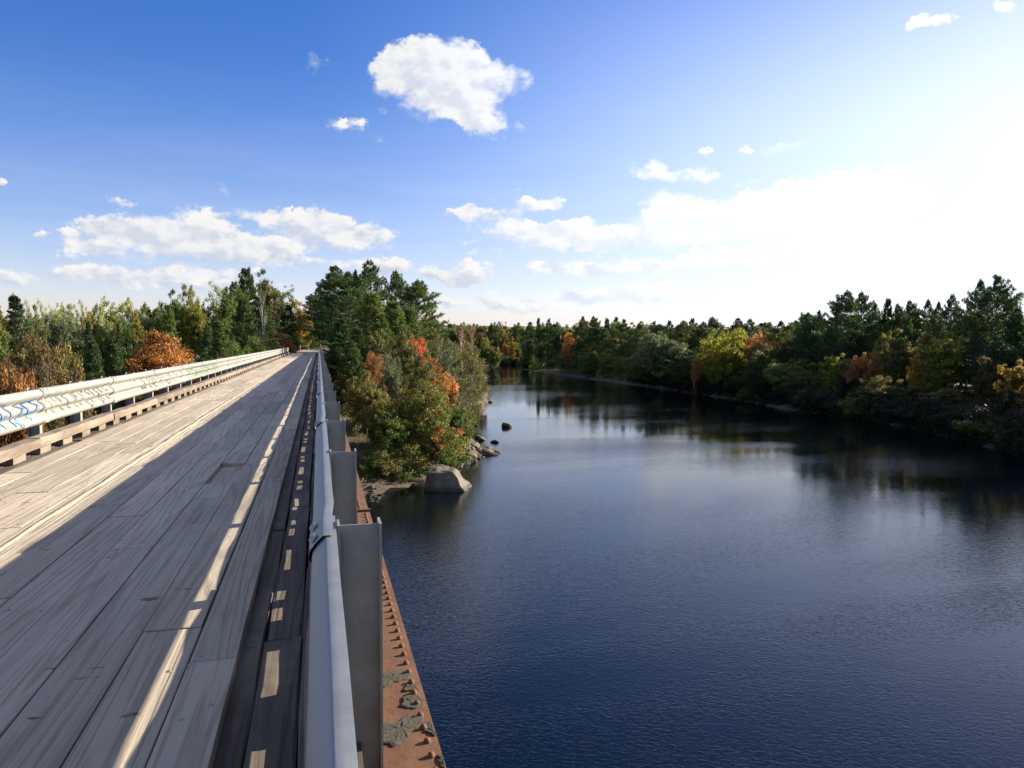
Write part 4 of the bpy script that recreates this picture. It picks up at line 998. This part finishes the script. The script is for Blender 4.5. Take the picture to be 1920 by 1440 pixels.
# ---- far forest: pines and broadleaf trees along the right shore and round the bend
SHORE = [(900, 322), (1000, 250), (1090, 196), (1200, 162), (1300, 135), (1400, 118), (1480, 103), (1570, 93), (1640, 87.6), (1700, 81.5), (1800, 71.6), (1913, 61.4), (1990, 54.5)]
def shoreF(px): return float(np.interp(px, [a for a, b in SHORE], [b for a, b in SHORE]))
ff = random.Random(8)
SEG = [(840, 1000, 'round the river bend'), (1000, 1120, 'between the river bend and the single orange tree'), (1120, 1310, 'behind the large round grey green tree'), (1310, 1500, 'behind the bright yellow tree')]
KINDL = {('pine', 'pine'): 'dark green pine', ('pine', 'pineyg'): 'lighter green pine', ('ypine', 'pine'): 'dark young pine', ('spruce', 'spruce'): 'pointed dark spruce', ('broad', 'olive'): 'olive broadleaf tree', ('broad', 'green'): 'green broadleaf tree', ('tall', 'rust'): 'rusty broadleaf tree', ('tall', 'brown'): 'brownish broadleaf tree'}
def forest_tree(px, F, top, w, kind, leaf):
    for a, b, s in SEG:
        if a <= px < b: break
    lab = f"{KINDL[(kind, leaf)]} in the forest {s}"
    tree(kind, px, F, top, w, leaf, lab, f"{KINDL[(kind, leaf)]}s {s}")
SKY = ((1010, 597, 'ypine', 'pine'), (1028, 598, 'pine', 'pine'), (1045, 604, 'pine', 'pine'), (1092, 594, 'pine', 'pine'), (1113, 592, 'pine', 'pine'), (1138, 596, 'ypine', 'pine'), (1155, 595, 'ypine', 'pine'), (1172, 599, 'pine', 'pine'),
       (1200, 602, 'pine', 'pineyg'), (1225, 603, 'pine', 'pine'), (1255, 602, 'pine', 'pine'), (1280, 600, 'pine', 'pineyg'), (1296, 598, 'pine', 'pine'), (1336, 593, 'pine', 'pine'), (1318, 603, 'pine', 'pine'), (1383, 596, 'pine', 'pine'), (1407, 598, 'pine', 'pine'), (1440, 604, 'pine', 'pine'), (1462, 603, 'pine', 'pineyg'), (1490, 600, 'pine', 'pine'))
for px, top, k, l in SKY: forest_tree(px, shoreF(px) + ff.uniform(30, 50), top, (46 if k == 'pine' else 36) * 150 / (shoreF(px) + 30), k, l)
px = 1000
while px < 1500:
    F = shoreF(px)
    for dF, t0, t1 in ((48, 604, 610), (30, 606, 622), (14, 622, 645), (5, 650, 668)):
        k, l = ff.choice((('pine', 'pine'), ('pine', 'pine'), ('pine', 'pineyg'), ('ypine', 'pine'), ('broad', 'green'), ('broad', 'olive'), ('pine', 'pine'), ('tall', 'brown') if dF > 20 and ff.random() < .4 else ('broad', 'green')))
        t = ff.uniform(t0, t1) + (642 - t0) * 0 + max(0, (px - 1200)) * (.06 if dF < 20 else .0)
        forest_tree(min(1499, px + ff.uniform(-8, 8)), F + dF + ff.uniform(-4, 6), t, ff.uniform(.8, 1.2) * 6.2 * 1440 / F * (.75 if k == 'spruce' else 1), k, l)
    px += 3.6 * 1440 / F
px = 846
while px < 1000:
    for F, t0, t1, w in ((318 if px > 930 else 300, 630, 650, 22), (338, 612, 625, 26), (362, 604, 612, 26)):
        if 940 < px < 992 and F == 318: continue
        k, l = ff.choice((('pine', 'pine'), ('pine', 'pineyg'), ('ypine', 'pine'), ('broad', 'olive'), ('ypine', 'pine'), ('tall', 'rust') if ff.random() < .3 else ('broad', 'green'), ('broad', 'olive'), ('broad', 'green')))
        if F == 300:
            F = 250
        forest_tree(px + ff.uniform(-3, 3), F + ff.uniform(-4, 8), ff.uniform(t0, t1), w * ff.uniform(.8, 1.2) * (.6 if k == 'spruce' else 1), k, l)
    px += 9

# deeper rows of the right-bank wood, up the slope behind the shore trees
G = 'dark pines deep in the right bank wood'
for k in range(46):
    px = 1520 + k * 26 + ff.uniform(-10, 10); F = max(44, shoreF(min(px, 1920)) - max(0, px - 1920) * .02) + ff.uniform(24, 60)
    if px > 1960: F = ff.uniform(60, 110)
    tree('pine' if k % 3 else 'ypine', px, F, ff.uniform(585, 606) if px < 1960 else ff.uniform(545, 580), ff.uniform(6.5, 9) * 1440 / F, 'pine', 'dark pine standing deep in the right bank wood', G)
# shrubs that lean over the right-hand waterline, and low bushes on the bank at the bend
sh = random.Random(31)
for k in range(44):
    px = 1215 + k * 17.5 + sh.uniform(-7, 7); F = shoreF(px) + sh.uniform(.6, 2.6); hgt = sh.uniform(1.3, 3.2)
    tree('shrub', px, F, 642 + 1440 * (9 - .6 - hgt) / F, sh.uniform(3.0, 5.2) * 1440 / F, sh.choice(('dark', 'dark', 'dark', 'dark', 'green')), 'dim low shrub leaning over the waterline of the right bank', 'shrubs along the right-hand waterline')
for k in range(12):
    px = 926 + k * 6.6 + sh.uniform(-2, 2); F = sh.uniform(308, 318)
    tree('shrub', px, F, 642 + 1440 * (9 - .8 - sh.uniform(1.4, 3.2)) / F, sh.uniform(4, 6.5) * 1440 / F, sh.choice(('dark', 'green', 'olive', 'dark')), 'low bush on the bank at the river bend', 'bushes on the bank at the river bend')
# ---- understory that nobody could count
def undergrowth(name, pts, leafm, n, leaf, hh, seed, rad=1.1):
    rng = np.random.default_rng(seed); pts = np.asarray(pts); nc = len(pts)
    z = ground_z(pts[:, 0], pts[:, 1]); hs_ = hh * rng.uniform(.5, 1.5, nc); rr = rad * rng.uniform(.6, 1.4, nc)
    idx = np.repeat(np.arange(nc), n); N = len(idx); d = rand_dirs(rng, N); d[:, 2] = np.abs(d[:, 2])
    off = d * (rng.random(N) ** .4)[:, None]; C = np.stack([pts[idx, 0] + off[:, 0] * rr[idx], pts[idx, 1] + off[:, 1] * rr[idx], z[idx] + off[:, 2] * hs_[idx]], 1)
    nrm = unit(d + rand_dirs(rng, N)); ax = unit(np.cross(nrm, rand_dirs(rng, N))); ln = leaf * .5 * rng.uniform(.6, 1.3, N)[:, None]
    me = leaf_mesh(name, C, ax * ln, unit(np.cross(nrm, ax)) * ln * .6, np.repeat(rng.random(nc), n), leafm)
    return tag(obj(name, me), kind='stuff')
ug = np.random.default_rng(12)
def band(p0, p1, n, d0, d1):
    """points scattered inland of the right shore between two photo columns"""
    out = []
    for _ in range(n):
        px = ug.uniform(p0, p1); F = shoreF(px) + ug.uniform(d0, d1); out.append(at(px, F))
    return out
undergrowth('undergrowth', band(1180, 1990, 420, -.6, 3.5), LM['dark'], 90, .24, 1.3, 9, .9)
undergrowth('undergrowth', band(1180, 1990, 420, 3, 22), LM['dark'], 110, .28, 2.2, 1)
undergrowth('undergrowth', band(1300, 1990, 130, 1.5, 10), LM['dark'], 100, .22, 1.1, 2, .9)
undergrowth('undergrowth', band(985, 1200, 200, 2, 16), LM['green'], 70, .5, 3.0, 3, 1.8)
lf = [(ug.uniform(-45, -6), ug.uniform(50, 75)) for _ in range(260)]
undergrowth('undergrowth', lf, LM['brown'], 70, .22, 1.5, 4)
md = [(ug.uniform(2, 10), ug.uniform(62, 118)) for _ in range(150)] + [(ug.uniform(9, 24), ug.uniform(80, 116)) for _ in range(120)]
md = [p for p in md if river_sd(np.array([p[0]]), np.array([p[1]]))[0] > 2.5]
undergrowth('undergrowth', md, LM['green'], 70, .22, 1.2, 5)
md = [(ug.uniform(2.5, 9), ug.uniform(45.5, 60)) for _ in range(170)]
md = [p for p in md if river_sd(np.array([p[0]]), np.array([p[1]]))[0] > .9]
undergrowth('undergrowth', md, LM['olive'], 60, .12, .45, 6, .55)
# fallen sticks and roots on the bank
st = []
for _ in range(260):
    x, y = ug.uniform(1, 8.5), ug.uniform(44.5, 52)
    d = river_sd(np.array([x]), np.array([y]))[0]
    if not .2 < d < 3.2: continue
    a = ug.normal(.2, .5); L = ug.uniform(.3, 1.3); z = gz(x, y) + .06
    pts = [(x + math.cos(a) * L * t, y + math.sin(a) * L * t, gz(x + math.cos(a) * L * t, y + math.sin(a) * L * t) + .04 + .08 * math.sin(t * 3)) for t in np.linspace(0, 1, 5)]
    st.append((pts, np.linspace(.03, .012, 5)))
tag(obj('litter', tube_mesh('litter', st, GREYBARK, 4)), kind='stuff')
# far wood behind the first rows, one mass
def far_wood():
    rng = np.random.default_rng(30); Cs = []; 
    for _ in range(700):
        px = rng.uniform(780, 1560); F = rng.uniform(420, 900); x, y = at(px, F)
        H = rng.uniform(9, 15) * (.9 + F / 3000); w = rng.uniform(2.5, 4.5); n = 150
        t = rng.random(n); r = w * (1 - t) ** .6 * rng.random(n) ** .4; a = rng.uniform(0, 6.28, n)
        Cs.append(np.stack([x + r * np.cos(a), y + r * np.sin(a), 2 + H * (.1 + .9 * t)], 1))
    C = np.concatenate(Cs); N = len(C); d = rand_dirs(rng, N); ln = rng.uniform(.5, 1.0, N)[:, None]
    turn = np.repeat(rng.random(700), 150)
    return leaf_mesh('far_wood', C, d * ln, unit(np.cross(d, rand_dirs(rng, N))) * ln * .5, turn, LM['olive'])
tag(obj('far_wood', far_wood()), kind='stuff')

# ------------------------------------------------------------------ rocks
def rock_mesh(name, seed, cuts, material, squash=(1, 1, .7), planes=None, rough=.06, sub=4, soft=.92):
    import bmesh
    from mathutils import noise
    bm = bmesh.new(); bmesh.ops.create_icosphere(bm, subdivisions=sub, radius=1)
    r = random.Random(seed)
    pl = planes or [(Vector((r.gauss(0, 1), r.gauss(0, 1), r.gauss(0, 1))).normalized(), r.uniform(.55, .85)) for _ in range(cuts)]
    for v in bm.verts:
        co = v.co.copy()
        for n_, d in pl:
            k = co.dot(n_) - d
            if k > 0: co -= n_ * k * soft
        co += v.co * (noise.noise(co * 2.2 + Vector((seed * 3.1, 0, 0))) * rough + noise.noise(co * 6 + Vector((seed, 5, 0))) * rough * .4)
        v.co = Vector((co.x * squash[0], co.y * squash[1], co.z * squash[2]))
    me = bpy.data.meshes.new(name); bm.to_mesh(me); bm.free(); me.materials.append(material)
    me.polygons.foreach_set('use_smooth', [True] * len(me.polygons)); me.update(); return me
bx, by = at(842, 46.6)
bme = rock_mesh('boulder', 3, 0, BOULDER, (1.0, 1.0, 1.0), [(Vector((-.38, -.92, .02)).normalized(), .50), (Vector((.80, -.30, .50)).normalized(), .55), (Vector((-.97, .1, .15)).normalized(), .78), (Vector((-.12, -.1, .98)).normalized(), .72), (Vector((.55, .5, .66)).normalized(), .62)], .10, 5, .80)
bo = tag(obj('boulder', bme), 'big pale granite boulder standing in the water below the front maple', 'boulder')
bo.location = (bx - .05, by + .3, .10); bo.scale = (1.72, 1.5, 1.55); bo.rotation_euler = (0, 0, .0)
sx_, sy_ = at(950, 81.5)
so_ = tag(obj('rock', rock_mesh('lone_rock', 8, 3, DARKROCK, (1, .8, .75))), 'lone dark rounded rock out in the open water', 'rock'); so_.location = (sx_, sy_, .12); so_.scale = (.56, .6, .62)
rocks = [rock_mesh('rock', s, 6, ROCK, (1, .8, .62), None, .05, 3) for s in (21, 22, 23, 24, 25, 26)]
rk = random.Random(6)
def put_rock(x, y, s, lab, grp, z=None):
    o = tag(obj('rock', rocks[rk.randrange(6)]), lab, 'rock', grp)
    o.location = (x, y, max(-.05, gz(x, y)) + s * .12 if z is None else z); o.scale = (s * rk.uniform(.8, 1.25), s * rk.uniform(.8, 1.2), s * rk.uniform(.75, 1.15)); o.rotation_euler = (rk.uniform(-.3, .3), rk.uniform(-.3, .3), rk.uniform(0, 6.28))
LN = [(806, 885), (835, 883), (862, 876), (885, 866), (905, 857), (925, 851)]
for k in range(92):
    t = k / 92 * (len(LN) - 1); i = int(t); f = t - i
    px = LN[i][0] + (LN[i+1][0] - LN[i][0]) * f + rk.uniform(-8, 8); py = LN[i][1] + (LN[i+1][1] - LN[i][1]) * f - abs(rk.gauss(0, 9)) + 1
    F = 1440 * 9 / (py - 642); x, y = at(px, F)
    put_rock(x, y, rk.uniform(.18, .52), 'grey brown stone in the heap along the stony point', 'stones heaped along the point')
for (px, py, s, lab) in ((915, 852, .62, 'dark block, largest stone near the tip of the stony point'), (928, 850, .42, 'dark stone at the very tip of the stony point'), (905, 826, .5, 'stone in the water beyond the heap, below the olive bush'), (898, 822, .42, 'stone on the shore just left of the one beyond the heap'), (908, 757, .7, 'flat stone on the shore below the overhanging birch'), (918, 755, .5, 'outermost flat stone below the overhanging birch'), (893, 800, .3, 'little stone in the shallows beneath the birch twigs')):
    F = 1440 * 9 / (py - 642); x, y = at(px, F); put_rock(x, y, s, lab, None, .05)
for k in range(26):
    px, py = rk.uniform(690, 712), rk.uniform(925, 945); F = 1440 * 9 / (py - 642); x, y = at(px, F)
    put_rock(x, y, rk.uniform(.08, .2), 'small pale stone on the mud below the girder', 'small stones below the girder')
